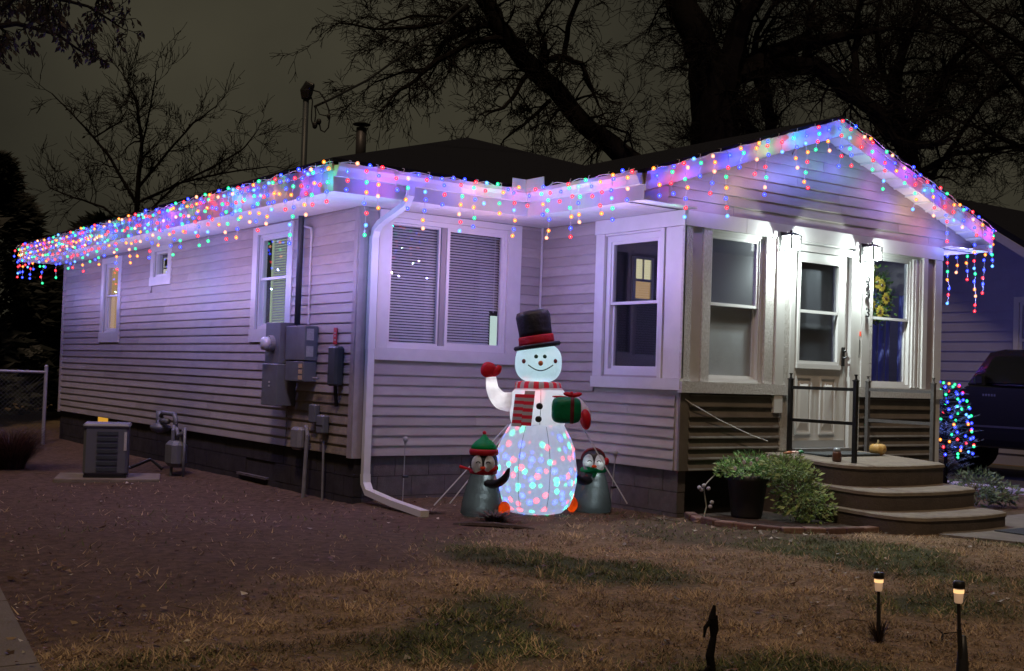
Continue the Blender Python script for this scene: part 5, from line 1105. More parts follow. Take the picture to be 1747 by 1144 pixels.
# dead sapling stump
du = thing('dead_stem', 'short dark broken plant stem at the bottom edge of the lawn', 'dead plant', (-1.89, -6.75, -0.02))
q = MB(); q.tube([(0.0, 0, -0.05), (0.012, 0, 0.06), (-0.004, 0.004, 0.14), (0.012, 0, 0.22), (0.0, 0, 0.30), (0.012, 0, 0.355)], [0.02, 0.017, 0.019, 0.014, 0.017, 0.006], 8); q.build('stem', BARK, du)
for pts, r in (([(0.0, 0, 0.30), (-0.03, 0.01, 0.26), (-0.035, 0.01, 0.22)], [0.012, 0.01, 0.005]), ([(0.0, 0, 0.10), (-0.04, 0, 0.075), (-0.07, 0, 0.085)], [0.010, 0.007, 0.003]), ([(0.008, 0, 0.2), (0.03, 0, 0.25), (0.028, 0, 0.31)], [0.009, 0.009, 0.004])):
    q = MB(); q.tube(pts, r, 6); q.build('branch', BARK, du)
# twigs on the lawn
for i, (x, y, l, rz, lb) in enumerate(((-0.1, -6.7, 0.22, 0.3, 'thin curled twig on the grass right of the tall solar light'), (-2.2, -4.9, 0.28, 1.0, 'forked dark twig on the lawn below the snowman'), (2.35, -3.2, 0.3, 0.2, 'pale twig on the soil by the brick edging'), (-3.3, -4.4, 0.18, 2.0, 'short stick near the left path'), (-0.3, -6.25, 0.16, -0.4, 'small twig between the two solar lights'))):
    tw = thing('twig', lb, 'twig', (x, y, hgt(x, y) + 0.015), rz); q = MB()
    q.tube([(-l / 2, 0, 0), (-l * .1, 0.02, 0.012), (l / 2, -0.01, 0.004)], [0.006, 0.004, 0.002], 5); q.tube([(-l * .1, 0.02, 0.012), (l * .15, 0.08, 0.03)], [0.004, 0.0015], 5); q.tube([(l * .1, 0.01, 0.01), (l * .25, -0.06, 0.02)], [0.003, 0.0015], 5); q.build('stick', mat('stick', (0.12, 0.09, 0.07), 0.9) if i else MATS['bark'], tw)
# brick edging by the pot
BRK = [mat('brick_a', (0.17, 0.085, 0.065), 0.9, var=0.35, vscale=20, bump=0.6, bscale=80), mat('brick_b', (0.13, 0.07, 0.06), 0.9, var=0.35, vscale=20, bump=0.6, bscale=80), mat('brick_c', (0.2, 0.115, 0.09), 0.9, var=0.3, vscale=20, bump=0.6)]
be = thing('brick_edging', 'curved row of red bricks edging the bed below the porch', 'garden edging', (2.3, -2.3, 0))
arc = [Vector(p) for p in ((2.36, -2.28, 0), (2.22, -2.55, 0), (2.16, -2.85, 0), (2.22, -3.15, 0), (2.42, -3.42, 0), (2.72, -3.58, 0), (3.05, -3.66, 0), (3.30, -3.68, 0))]
def along(arc, s):
    for i in range(len(arc) - 1):
        l = (arc[i + 1] - arc[i]).length
        if s <= l: return arc[i] + (arc[i + 1] - arc[i]) * (s / l), (arc[i + 1] - arc[i]).normalized()
        s -= l
    return arc[-1], (arc[-1] - arc[-2]).normalized()
tot = sum((arc[i + 1] - arc[i]).length for i in range(len(arc) - 1)); s = 0.1
while s < tot - 0.05:
    p, d_ = along(arc, s); q = MB(); q.bev(-0.095, 0.095, -0.05, 0.05, -0.08, 0.055 + U(-.006, .006), 0.008); o_ = q.build('brick', random.choice(BRK), be); o_.location = p - be.location; o_.rotation_euler = (U(-.05, .05), U(-.05, .05), math.atan2(d_.y, d_.x) + U(-.06, .06)); s += 0.2
q = MB(); q.prism([(2.35, -2.3), (2.28, -2.6), (2.24, -2.9), (2.32, -3.18), (2.5, -3.4), (2.8, -3.52), (3.4, -3.6), (3.4, -2.24), (2.35, -2.24)], 'z', -0.05, 0.028); q.build('bed_soil', mat('bed_mulch', (0.06, 0.04, 0.032), 0.95, var=0.5, vscale=30, bump=1, bscale=70), kind='structure')
# left bed edging by the penguins
be = thing('stone_edging', 'low dark curved edging stone in front of the left penguin', 'garden edging', (0.15, -1.9, 0)); q = MB()
q.tube([(-0.10, 0.12, -0.015), (-0.04, -0.02, 0.0), (0.10, -0.19, 0.005), (0.25, -0.34, 0.0), (0.36, -0.42, -0.015)], [0.025, 0.04, 0.045, 0.038, 0.025], 8, flat=0.7); q.build('edge_stone', MATS['bed_mulch'], be)
clump('spiky_plant', 'dark dried spiky plant at the foot of the left penguin', 'plant', (0.42, -1.86, 0.0), 170, 0.17, 0.26, [(0.10, 0.07, 0.06), (0.18, 0.13, 0.11), (0.05, 0.04, 0.04)], 0.012, 0.7, 11)
clump('dry_clump', 'pale dry grass clump beside the downspout outlet', 'plant', (0.28, -1.05, 0.0), 60, 0.08, 0.22, [(0.16, 0.11, 0.08), (0.22, 0.17, 0.12)], 0.005, 1.0, 12)
clump('dry_clump', 'pale dry leaf clump right of the right penguin', 'plant', (2.0, -2.3, 0.0), 60, 0.07, 0.22, [(0.16, 0.11, 0.08), (0.25, 0.2, 0.14)], 0.006, 1.0, 14)
# leafy plants
def leafy(name, label, cat, loc, blobs, nleaf, cols, size=0.02, seed=2, stems=True, flowers=None):
    r_ = random.Random(seed); t_ = thing(name, label, cat, loc); V = []; F = []; C = []
    for i in range(nleaf):
        bx = r_.choices(blobs, weights=[b_[6] for b_ in blobs])[0]
        while True:
            p = Vector((r_.uniform(-1, 1), r_.uniform(-1, 1), r_.uniform(-1, 1)))
            if 0.25 < p.length < 1: break
        n_ = p.normalized(); w_ = noise.noise(Vector((p.x * 3 + seed, p.y * 3, p.z * 3)))
        if w_ < -0.03: continue
        p = Vector((bx[0] + p.x * bx[3], bx[1] + p.y * bx[4], bx[2] + p.z * bx[5]))
        if p.z < 0.01 - loc[2] * 0: continue
        d_ = (n_ + Vector((r_.uniform(-.8, .8), r_.uniform(-.8, .8), r_.uniform(-.3, .9)))).normalized(); sd_ = d_.orthogonal().normalized(); s_ = size * r_.choice((0.6, 0.8, 1.1, 1.5, 2.0)); o = len(V)
        up_ = d_.cross(sd_)
        V += [tuple(p), tuple(p + d_ * s_ * 0.9 + sd_ * s_ * 0.45 + up_ * s_ * .15), tuple(p + d_ * s_ * 1.9), tuple(p + d_ * s_ * 0.9 - sd_ * s_ * 0.45 + up_ * s_ * .15)]; F += [(o, o + 1, o + 2), (o, o + 2, o + 3)]
        c = r_.choice(cols); k_ = r_.uniform(0.55, 1.35); C += [tuple(q_ * k_ for q_ in c)] * 4
    tri_mesh('foliage', V, F, C, LEAFM, t_, kind='stuff')
    if stems:
        q = MB()
        for i in range(26):
            bx = r_.choice(blobs); a_ = r_.random() * 6.28; e_ = (bx[0] + bx[3] * .8 * math.cos(a_), bx[1] + bx[4] * .8 * math.sin(a_), max(0.03, bx[2] + bx[5] * r_.uniform(-.5, .8)))
            q.tube([(bx[0] * .5, bx[1] * .5, max(0.0, bx[2] - bx[5])), ((bx[0] + e_[0]) / 2, (bx[1] + e_[1]) / 2, bx[2]), e_], [0.004, 0.003, 0.0015], 4)
        q.build('stems', mat('plant_stem', (0.12, 0.13, 0.06), 0.8), t_)
    if flowers:
        q = MB()
        for f in flowers:
            for k_ in range(5): a_ = k_ * 1.256; q.ell((f[0] + 0.013 * math.cos(a_), f[1] - 0.005, f[2] + 0.013 * math.sin(a_)), (0.011, 0.005, 0.011), 6, 4)
        q.build('flowers', mat('lilac_petal', (0.6, 0.55, 0.65), 0.6), t_)
    return t_
GRN = [(0.17, 0.36, 0.09), (0.24, 0.45, 0.13), (0.42, 0.52, 0.24), (0.09, 0.2, 0.06)]
pot = thing('plant_pot', 'large dark tapered plastic plant pot under overflowing greenery', 'plant pot', (2.78, -2.62, 0.03))
q = MB(); q.lathe([(0.135, 0), (0.145, 0.02), (0.185, 0.34), (0.20, 0.345), (0.205, 0.40), (0.19, 0.40), (0.18, 0.36), (0.03, 0.35)], 32); q.build('pot', mat('pot_plastic', (0.045, 0.043, 0.05), 0.5), pot, smooth=True)
q = MB(); q.lathe([(0.178, 0.34), (0.17, 0.372), (0.02, 0.38)], 20); q.build('potting_soil', MATS['bed_mulch'], pot)
leafy('trailing_plant', 'green trailing plant with small pale flowers filling the dark pot', 'potted plant', (2.78, -2.62, 0.40), [(0, 0, 0.09, 0.28, 0.25, 0.15, 1), (0.16, -0.12, 0.05, 0.24, 0.2, 0.15, .8), (-0.18, 0.1, 0.06, 0.12, 0.1, 0.12, .3)], 5200, GRN, 0.015, 2, flowers=[(-0.22, -0.15, 0.16), (-0.17, -0.19, 0.15), (-0.1, -0.2, 0.19), (0.05, -0.2, 0.21), (-0.28, -0.1, 0.10)])
leafy('leafy_bush', 'leafy green bush between the pot and the landing', 'bush', (2.97, -3.05, 0.02), [(0, 0, 0.30, 0.25, 0.24, 0.28, 1), (0.14, -0.08, 0.18, 0.2, 0.2, 0.2, .5), (-0.08, 0.05, 0.50, 0.24, 0.22, 0.13, .7)], 6200, [(0.22, 0.34, 0.10), (0.34, 0.44, 0.15), (0.12, 0.19, 0.06), (0.28, 0.32, 0.12)], 0.016, 4)
fl = thing('pale_flower_stem', 'drooping pale stem with white blossoms left of the pot', 'plant', (2.42, -2.42, 0.02)); q = MB(); q.tube([(0, 0, 0), (0.03, 0, 0.10), (0.0, 0, 0.22), (-0.01, 0, 0.29), (0.05, 0, 0.34), (0.14, 0, 0.40)], 0.006, 6); q.build('stem', mat('pale_stem', (0.4, 0.42, 0.38), 0.7), fl)
q = MB()
for p in ((-0.03, -0.02, 0.30), (0.03, -0.02, 0.27), (-0.04, 0, 0.26), (0.08, -0.02, 0.14), (0.06, -0.02, 0.1), (-0.07, 0, 0.28)): q.ell(p, (0.022, 0.02, 0.02), 7, 5)
q.build('blossom', mat('blossom', (0.42, 0.42, 0.5), 0.7), fl)
leafy('low_shrub', 'low green shrub at the right end of the steps', 'bush', (6.3, -2.75, 0.0), [(0, 0, 0.22, 0.3, 0.3, 0.2, 1), (0.3, -0.1, 0.15, 0.22, 0.2, 0.13, .5)], 2300, [(0.10, 0.15, 0.08), (0.16, 0.2, 0.12), (0.08, 0.10, 0.06)], 0.02, 6)
clump('straw_clump', 'tuft of pale dry stems on the low shrub', 'plant', (6.15, -2.8, 0.2), 40, 0.22, 0.22, [(0.3, 0.24, 0.15), (0.2, 0.15, 0.1)], 0.006, 0.9, 15)
rb = clump('dry_bush', 'reddish dry ornamental grass bush by the chain-link fence', 'bush', (-1.85, 5.6, -0.12), 1500, 0.85, 0.62, [(0.07, 0.03, 0.025), (0.045, 0.022, 0.02), (0.10, 0.05, 0.035)], 0.005, 0.6, 16, n_seg=4)
# loose cable across the lower porch wall
cb = thing('loose_cable', 'pale loose cable hanging diagonally across the lower porch siding', 'cable', (2.3, -2.25, 1.12)); q = MB(); q.tube([(0.0, 0.0, 0.0), (0.08, -0.02, -0.05), (0.30, -0.03, -0.14), (0.42, -0.03, -0.19), (0.62, -0.04, -0.26), (0.85, -0.06, -0.34), (1.05, -0.10, -0.40)], 0.005, 6); q.build('cable', TRIM, cb)
# wreath
wr = thing('sunflower_wreath', 'sunflower wreath hanging inside the right porch window', 'wreath', (5.36, -B + 0.17, 2.30)); V = []; F = []; C = []; r_ = random.Random(8)
for i in range(1300):
    a_ = r_.random() * 6.28; rr = r_.gauss(0.19, 0.055); p = Vector((rr * math.cos(a_), r_.uniform(-.04, .04), rr * math.sin(a_) * 1.2)); d_ = Vector((r_.uniform(-1, 1), r_.uniform(-1, .2), r_.uniform(-1, 1))).normalized(); sd_ = d_.orthogonal().normalized(); s_ = r_.uniform(0.02, 0.04); o = len(V)
    V += [tuple(p), tuple(p + d_ * s_ * .8 + sd_ * s_ * .5), tuple(p + d_ * s_ * 1.8), tuple(p + d_ * s_ * .8 - sd_ * s_ * .5)]; F += [(o, o + 1, o + 2), (o, o + 2, o + 3)]; c = r_.choice([(0.05, 0.12, 0.04), (0.10, 0.22, 0.05), (0.3, 0.33, 0.08)]); C += [c] * 4
tri_mesh('leaves', V, F, C, LEAFM, wr, kind='stuff')
for (x, z) in ((0.04, 0.12), (-0.04, -0.03 + 0.18), (0.12, -0.02), (0.02, -0.17), (-0.13, -0.10)):
    q = MB()
    for k_ in range(12): a_ = k_ * 0.5236; q.ell((x + 0.045 * math.cos(a_), -0.06, z + 0.045 * math.sin(a_)), (0.030, 0.005, 0.013), 6, 4, M=Matrix.Rotation(-a_, 3, 'Y'))
    q.mi = 1; q.ell((x, -0.064, z), (0.022, 0.010, 0.022), 10, 6); q.build('sunflower', [ MATS['petal'] if 'petal' in MATS else mat('petal', (0.5, 0.36, 0.04), 0.6), MATS['brown_glaze']], wr)
# ------------------------------------------------------------------ small lit evergreen right of the porch
le = thing('small_conifer', 'small conifer wrapped in coloured lights right of the porch', 'tree', (7.2, -1.75, 0.0)); q = MB(); q.tube([(0, 0, -0.05), (0.01, 0, 1.35)], [0.03, 0.006], 8); q.build('trunk', BARK, le)
V = []; F = []; C = []; r_ = random.Random(21); tw = MB()
for i in range(150):
    z = 0.10 + 1.22 * r_.random() ** 0.9; f = (1.45 - z) / 1.3; a_ = r_.random() * 6.28; ln = (0.10 + 0.26 * min(1, f * 1.6)) * r_.uniform(0.7, 1.2); d_ = Vector((math.cos(a_), math.sin(a_), 0.35 + 0.3 * r_.random())); p0 = Vector((0, 0, z)); prev = p0
    pts = [p0 + d_ * ln * s_ - Vector((0, 0, 0.12 * ln * s_ * s_)) for s_ in (0, .35, .7, 1)]
    tw.tube([tuple(p) for p in pts], [0.005, 0.004, 0.003, 0.001], 3, cap=False)
    for k_ in range(26):
        s_ = r_.uniform(0.15, 1); p = p0 + d_ * ln * s_ - Vector((0, 0, 0.12 * ln * s_ * s_)); nd = (d_.normalized() + Vector((r_.uniform(-1, 1), r_.uniform(-1, 1), r_.uniform(-.6, .8)))).normalized(); sd_ = nd.orthogonal().normalized() * 0.003; o = len(V); l_ = r_.uniform(.03, .06)
        V += [tuple(p + sd_), tuple(p - sd_), tuple(p + nd * l_)]; F.append((o, o + 1, o + 2)); k3 = r_.uniform(.6, 1.4); C += [(0.2 * k3, 0.26 * k3, 0.24 * k3)] * 3
tw.build('branches', TWIG, le, kind='stuff'); tri_mesh('needles', V, F, C, LEAFM, le, kind='stuff')
ll = thing('conifer_lights', 'coloured light string wound round the small conifer', 'string lights', (7.2, -1.75, 0.0)); w = MB(); pts = []
for i in range(105):
    f = i / 104; z = 0.46 + 0.92 * f; a_ = i * 0.62; rr = (0.30 * (1 - ((f - 0.35) / 0.75) ** 2) + 0.04) * r_.uniform(0.8, 1.1); p = (rr * math.cos(a_), rr * math.sin(a_), z); pts.append(p)
    o_ = bpy.data.objects.new('light_bulb', BM[r_.choice(['blue', 'blue', 'blue', 'red', 'green', 'amber', 'ice', 'green', 'red'])]); COL.objects.link(o_); o_.parent = ll; o_.location = p
for p in ((0.0, -0.12, 0.6), (-0.10, -0.06, 0.85), (0.05, -0.1, 1.1)): plamp(ll, p, 3.0, (0.12, 0.2, 1.0), 0.01, 'string_fill_lamp')  # added lamps with no bulb, tint the needles blue
w.tube(pts, 0.003, 3); w.build('wire', mat('green_wire', (0.02, 0.06, 0.03), 0.6), ll)
# ------------------------------------------------------------------ neighbour house, pickup
nb = thing('neighbour_house', 'neighbouring grey-blue house with a white framed window at the right edge', 'house', (13.5, 1.0, 0)); NBW = mat('neighbour_siding', (0.34, 0.34, 0.5), 0.7, var=0.1, vscale=3)
sl = 0.63
za_ = 3.80 + 0.05; 
def nrake(y): return 3.80 + sl * (y - 1.046)   # world y -> z of rake underside
q = MB(); q.prism([(-5.0, -0.3), (6.0, -0.3), (6.0, nrake(2.3) - 2.98), (1.3, nrake(2.3)), (-1.2, nrake(-0.2)), (-5.0, nrake(-0.2) - 2.2)], 'x', 0.3, 5.0); q.build('wall', NBW, nb)
z = 0.2
while z < 4.9:
    y1_ = 6.0 if z < 3.0 else 1.3 + (nrake(2.3) - z - 0.2) / sl; y0_ = max(-5.0, (z - 3.80) / sl + 0.046 + 0.15 if z > 3.0 else -5.0)
    for (s0, s1) in runs(y0_, y1_, z, z + 0.18, [(-1.3, 0.36, 1.85, 2.95)]):
        q = MB(); q.add([(0.3, s0, z), (0.3, s1, z), (0.285, s1, z), (0.285, s0, z), (0.297, s0, z + 0.18), (0.297, s1, z + 0.18)], [(0, 1, 2, 3), (3, 2, 5, 4), (0, 4, 5, 1)]); q.build('siding_board', NBW, nb)
    z += 0.18
zap = nrake(2.3); yap = 1.3
for (ya, za_r, yb_, zb_r, nm, mm, xa_, xb_, th0, th1) in ((yap, zap, -4.2, zap - 5.5 * sl, 'roof', ROOF, -0.25, 5.2, 0.0, 0.16), (yap, zap, 5.6, zap - 4.3 * sl, 'roof', ROOF, -0.25, 5.2, 0.0, 0.16), (yap, zap, -4.2, zap - 5.5 * sl, 'rake_board', NBW, -0.28, -0.251, -0.12, 0.04), (yap, zap, 5.6, zap - 4.3 * sl, 'rake_board', NBW, -0.28, -0.251, -0.12, 0.04)):
    q = MB(); q.add([(xa_, ya, za_r + th0), (xa_, yb_, zb_r + th0), (xb_, yb_, zb_r + th0), (xb_, ya, za_r + th0), (xa_, ya, za_r + th1), (xa_, yb_, zb_r + th1), (xb_, yb_, zb_r + th1), (xb_, ya, za_r + th1)], [(0, 1, 2, 3), (7, 6, 5, 4), (0, 4, 5, 1), (1, 5, 6, 2), (2, 6, 7, 3), (3, 7, 4, 0)]); q.build(nm, mm, nb)
nwin = bpy.data.objects.new('window', None); COL.objects.link(nwin); nwin.parent = nb; nwin.location = (0.285, -0.5, 1.95)
TW_ = lambda u, n_, z: (-n_, u, z)
q = MB(TW_); frame_ring(q, -0.8, 0.86, -0.1, 1.0, 0.10, 0.0, 0.05); frame_ring(q, -0.7, 0.76, 0.0, 0.9, 0.05, -0.05, 0.02); q.box(-0.7, 0.76, -0.04, 0.025, 0.22, 0.27); q.box(0.0, 0.04, -0.04, 0.02, 0.27, 0.9); q.build('frame', TRIM, nwin)
q = MB(TW_); q.box(-0.65, 0.71, -0.03, -0.024, 0.05, 0.85); q.build('pane', GLASS, nwin)
# pickup, parked pointing away along the drive; side plane at x = 10.3
CARP = mat('car_paint', (0.003, 0.003, 0.005), 0.18, 0.6, coat=1.0); CGL = mat('car_glass', (0.004, 0.004, 0.006), 0.04, 1.0); CHR = mat('chrome', (0.5, 0.5, 0.55), 0.2, metal=1.0); TYR = mat('tyre', (0.012, 0.012, 0.012), 0.85)
tk = thing('pickup_truck', 'dark pickup truck parked in the neighbouring driveway', 'pickup truck', (11.2, -0.6, 0.01))
# local: x across (-0.9..0.9), y along; nose towards +y
def car_prism(nm, prof, x0, x1, m, inset=0.0, top_in=0.0):
    q = MB(); k = len(prof); zmax = max(p[1] for p in prof); zmin = min(p[1] for p in prof)
    def xs(z, s_): f = max(0, (z - 1.30) / 0.6) if top_in else 0; return s_ * (abs(x1) - f * top_in)
    vs = []
    for s_, e_ in ((-1, 0), (-1, 1), (1, 1), (1, 0)):
        for (y, z) in prof:
            cy_, cz_ = sum(p[0] for p in prof) / k, sum(p[1] for p in prof) / k; r_ = 0.03
            if e_ == 0: yy, zz = y + (cy_ - y) * 0.02, z + (cz_ - z) * 0.05; vs.append((xs(z, s_), yy, zz))
            else: vs.append((xs(z, s_) - s_ * 0.03, y, z))
    q.add(vs, [tuple(range(k)), tuple(range(4 * k - 1, 3 * k - 1, -1))] + [(r * k + i, r * k + (i + 1) % k, (r + 1) * k + (i + 1) % k, (r + 1) * k + i) for r in range(3) for i in range(k)])
    return q.build(nm, m, tk)
car_prism('body', [(-2.9, 0.50), (-2.9, 1.30), (-0.95, 1.33), (0.55, 1.36), (0.62, 1.33), (2.1, 1.24), (2.35, 1.1), (2.4, 0.55), (2.1, 0.45), (-2.7, 0.45)], -0.95, 0.95, CARP)
car_prism('cab', [(-1.35, 1.32), (-1.25, 1.80), (-1.05, 1.88), (0.10, 1.895), (0.32, 1.85), (0.60, 1.36)], -0.93, 0.93, CARP, top_in=0.16)
q = MB(); q.add([(-0.948, -1.15, 1.40), (-0.948, 0.42, 1.40), (-0.815, 0.20, 1.79), (-0.805, -1.08, 1.79)], [(0, 1, 2, 3)]); q.add([(-0.935, -1.15, 1.40), (-0.935, 0.42, 1.40), (-0.80, 0.20, 1.79), (-0.79, -1.08, 1.79)], [(3, 2, 1, 0)]); q.build('side_window', CGL, tk)
q = MB(); q.box(-0.958, -0.949, -0.46, -0.42, 1.40, 1.62); q.build('window_pillar', CARP, tk)
q = MB(); q.box(-0.965, -0.945, -2.6, 0.6, 0.745, 0.775); q.build('trim_strip', CHR, tk)
q = MB()
for k_ in range(5): q.box(-0.957, -0.949, 0.10 + k_ * 0.045, 0.13 + k_ * 0.045, 1.20, 1.235)
q.build('badge', CHR, tk)
q = MB(); q.bev(-1.08, -0.95, 0.22, 0.38, 1.36, 1.52, 0.03); q.build('mirror', CARP, tk)
q = MB(); q.box(-0.975, -0.95, -0.95, -0.78, 1.14, 1.175); q.build('door_handle', CARP, tk)
for y in (-2.0, 1.55):
    for sx in (-1, 1):
        wh = bpy.data.objects.new('wheel', None); COL.objects.link(wh); wh.parent = tk; wh.location = (sx * 0.80, y, 0.37)
        q = MB(); q.tube([(-0.13, 0, 0), (-0.11, 0, 0), (0.11, 0, 0), (0.13, 0, 0)], [0.33, 0.37, 0.37, 0.33], 24); q.build('tyre', TYR, wh, smooth=False)
        q = MB(); q.tube([(sx * 0.10, 0, 0), (sx * 0.137, 0, 0)], [0.22, 0.20], 20); q.build('rim', CHR, wh)
q = MB(); q.box(-0.9, 0.9, 2.36, 2.44, 0.5, 0.68); q.build('bumper', CHR, tk); q = MB(); q.box(-0.9, 0.9, -2.98, -2.88, 0.5, 0.66); q.build('bumper', CHR, tk)
# ------------------------------------------------------------------ trees
def grow(mb, r_, p, d, ln, r0, depth, maxd, tips, curl=0.22, up=0.0):
    n_ = 4 if depth < maxd else 3; pts = [p]; R = [r0]; q = p; dd = d.copy()
    for i in range(n_):
        dd = (dd + Vector((r_.gauss(0, curl), r_.gauss(0, curl), r_.gauss(0, curl) + up))).normalized(); q = q + dd * ln / n_; pts.append(q); R.append(max(0.0048, r0 * (1 - 0.75 * (i + 1) / n_)))
    mb.tube(pts, R, 5 if r0 > 0.03 else (4 if r0 > 0.012 else 3), cap=False)
    tips.append(pts[-1])
    if depth >= maxd: return
    nk = r_.randint(3, 5) if depth < maxd - 1 else r_.randint(3, 5)
    for k_ in range(nk):
        i = r_.randint(1, n_); base = pts[i]; dirn = (pts[i] - pts[i - 1]).normalized(); ax = Vector((r_.gauss(0, 1), r_.gauss(0, 1), r_.gauss(0, 1))).normalized()
        nd = (dirn + ax * r_.uniform(0.5, 1.0)).normalized(); grow(mb, r_, base, nd, ln * r_.uniform(0.5, 0.8), max(0.006, R[i] * 0.72), depth + 1, maxd, tips, curl, up)
def photo_tree(label, base, limbs, seed, dens, tw_len, maxd, up=0.0, group='bare trees behind the house', spread=0.5, first_z=3.6, mintwig=0.0, leaves=0, lw=1.0):
    r_ = random.Random(seed); t_ = thing('bare_tree', label, 'tree', (base[0], base[1], 0), -YAW, group); trunk = MB(); br = MB(); tips = []
    depths = []
    for li, lb in enumerate(limbs):
        yy = 0.0 if li == 0 else r_.uniform(-spread, spread); P = []; R = []
        for i, (u, z, r) in enumerate(lb):
            f = i / max(1, len(lb) - 1); P.append(Vector((u, yy * f * 2, z))); R.append(r)
        if li == 0: P.insert(0, Vector((P[0].x + 0.05, 0, -0.3))); R.insert(0, R[0] * 1.35)
        # subdivide with wobble
        PP = []; RR = []
        for i in range(len(P) - 1):
            for k_ in range(3):
                f = k_ / 3; j = min(R[i] * 0.35, 0.03); PP.append(P[i].lerp(P[i + 1], f) + Vector((r_.uniform(-j, j), r_.uniform(-j, j), r_.uniform(-j, j)))); RR.append(R[i] + (R[i + 1] - R[i]) * f)
        PP.append(P[-1]); RR.append(R[-1]); RR = [x * lw for x in RR]
        (trunk if li == 0 else br).tube(PP, RR, 12 if li == 0 else 7)
        L_ = sum((PP[i + 1] - PP[i]).length for i in range(len(PP) - 1)); cntb = int(L_ * dens)
        for k_ in range(cntb):
            f = r_.random(); i = min(len(PP) - 2, int(f * (len(PP) - 1))); p = PP[i].lerp(PP[i + 1], r_.random())
            if p.z < first_z: continue
            dirn = (PP[i + 1] - PP[i]).normalized(); ax = Vector((r_.gauss(0, 1), r_.gauss(0, 0.7), r_.gauss(0, 1))).normalized(); nd = (dirn * 0.6 + ax).normalized()
            grow(br, r_, p, nd, tw_len * r_.uniform(0.5, 1.2), min(RR[i] * 0.5, 0.035), 0, maxd, tips, up=up)
        grow(br, r_, PP[-1], (PP[-1] - PP[-2]).normalized(), tw_len, RR[-1] * 0.9, 0, maxd, tips, up=up)
    trunk.build('trunk', BARK, t_, smooth=True); br.build('branches', TWIG, t_)
    if leaves:
        V = []; F = []
        for p in tips:
            if r_.random() > leaves: continue
            d_ = Vector((r_.uniform(-1, 1), r_.uniform(-1, 1), -1)).normalized(); s_ = r_.uniform(.03, .06); sd_ = d_.orthogonal().normalized(); o = len(V)
            V += [tuple(p), tuple(p + d_ * s_ + sd_ * s_ * .4), tuple(p + d_ * s_ * 2), tuple(p + d_ * s_ - sd_ * s_ * .4)]; F += [(o, o + 1, o + 2), (o, o + 2, o + 3)]
        if V: tri_mesh('dead_leaves', V, F, [(0.018, 0.013, 0.010)] * len(V), LEAFM, t_, kind='stuff')
    return t_
photo_tree('large bare tree with a leaning trunk rising left above the roof', (9.23, 4.78), [
   [(0.16, 1.39, 0.238), (-0.01, 3.67, 0.228), (-0.56, 4.59, 0.217), (-0.88, 5.0, 0.207), (-1.31, 5.28, 0.197), (-1.84, 5.65, 0.171), (-2.38, 6.21, 0.171), (-2.87, 6.69, 0.171), (-3.24, 7.07, 0.166), (-3.57, 7.53, 0.155), (-3.85, 7.95, 0.145), (-4.13, 8.57, 0.124)],
   [(-3.09, 7.21, 0.062), (-3.6, 7.24, 0.057), (-4.04, 7.13, 0.052), (-4.4, 6.86, 0.052), (-4.72, 6.63, 0.052), (-4.96, 6.33, 0.036), (-5.22, 6.13, 0.031)],
   [(-3.4, 7.43, 0.062), (-3.76, 7.48, 0.052), (-4.12, 7.42, 0.052), (-4.55, 7.15, 0.041), (-4.76, 6.7, 0.026), (-5.21, 6.62, 0.021), (-5.73, 6.41, 0.016)],
   [(-2.9, 6.77, 0.072), (-2.72, 6.88, 0.062), (-2.39, 6.93, 0.062), (-2.1, 6.79, 0.047), (-1.9, 6.36, 0.031), (-1.78, 6.03, 0.021)],
   [(-2.39, 6.93, 0.052), (-2.34, 7.45, 0.047), (-2.17, 8.0, 0.041), (-2.09, 8.43, 0.031)],
   [(-2.77, 6.88, 0.041), (-2.72, 7.14, 0.036), (-2.89, 7.5, 0.031), (-2.64, 7.88, 0.021)],
   [(-1.95, 5.73, 0.026), (-1.53, 5.81, 0.026), (-1.16, 5.75, 0.021), (-1.03, 5.46, 0.016)],
   [(-3.02, 6.66, 0.047), (-3.22, 6.23, 0.041), (-3.41, 5.9, 0.031), (-3.64, 5.74, 0.021)],
   [(-2.59, 6.2, 0.041), (-2.94, 5.82, 0.031), (-3.3, 5.49, 0.021)],
   [(-4.11, 7.83, 0.041), (-4.51, 7.5, 0.036), (-5.13, 7.32, 0.031), (-5.76, 7.25, 0.021), (-6.18, 7.29, 0.016)],
   [(-4.12, 7.42, 0.026), (-4.62, 7.71, 0.026), (-5.15, 7.8, 0.021), (-5.77, 7.67, 0.016)]], 31, 5.2, 0.66, 3, up=-0.03, first_z=5.2)
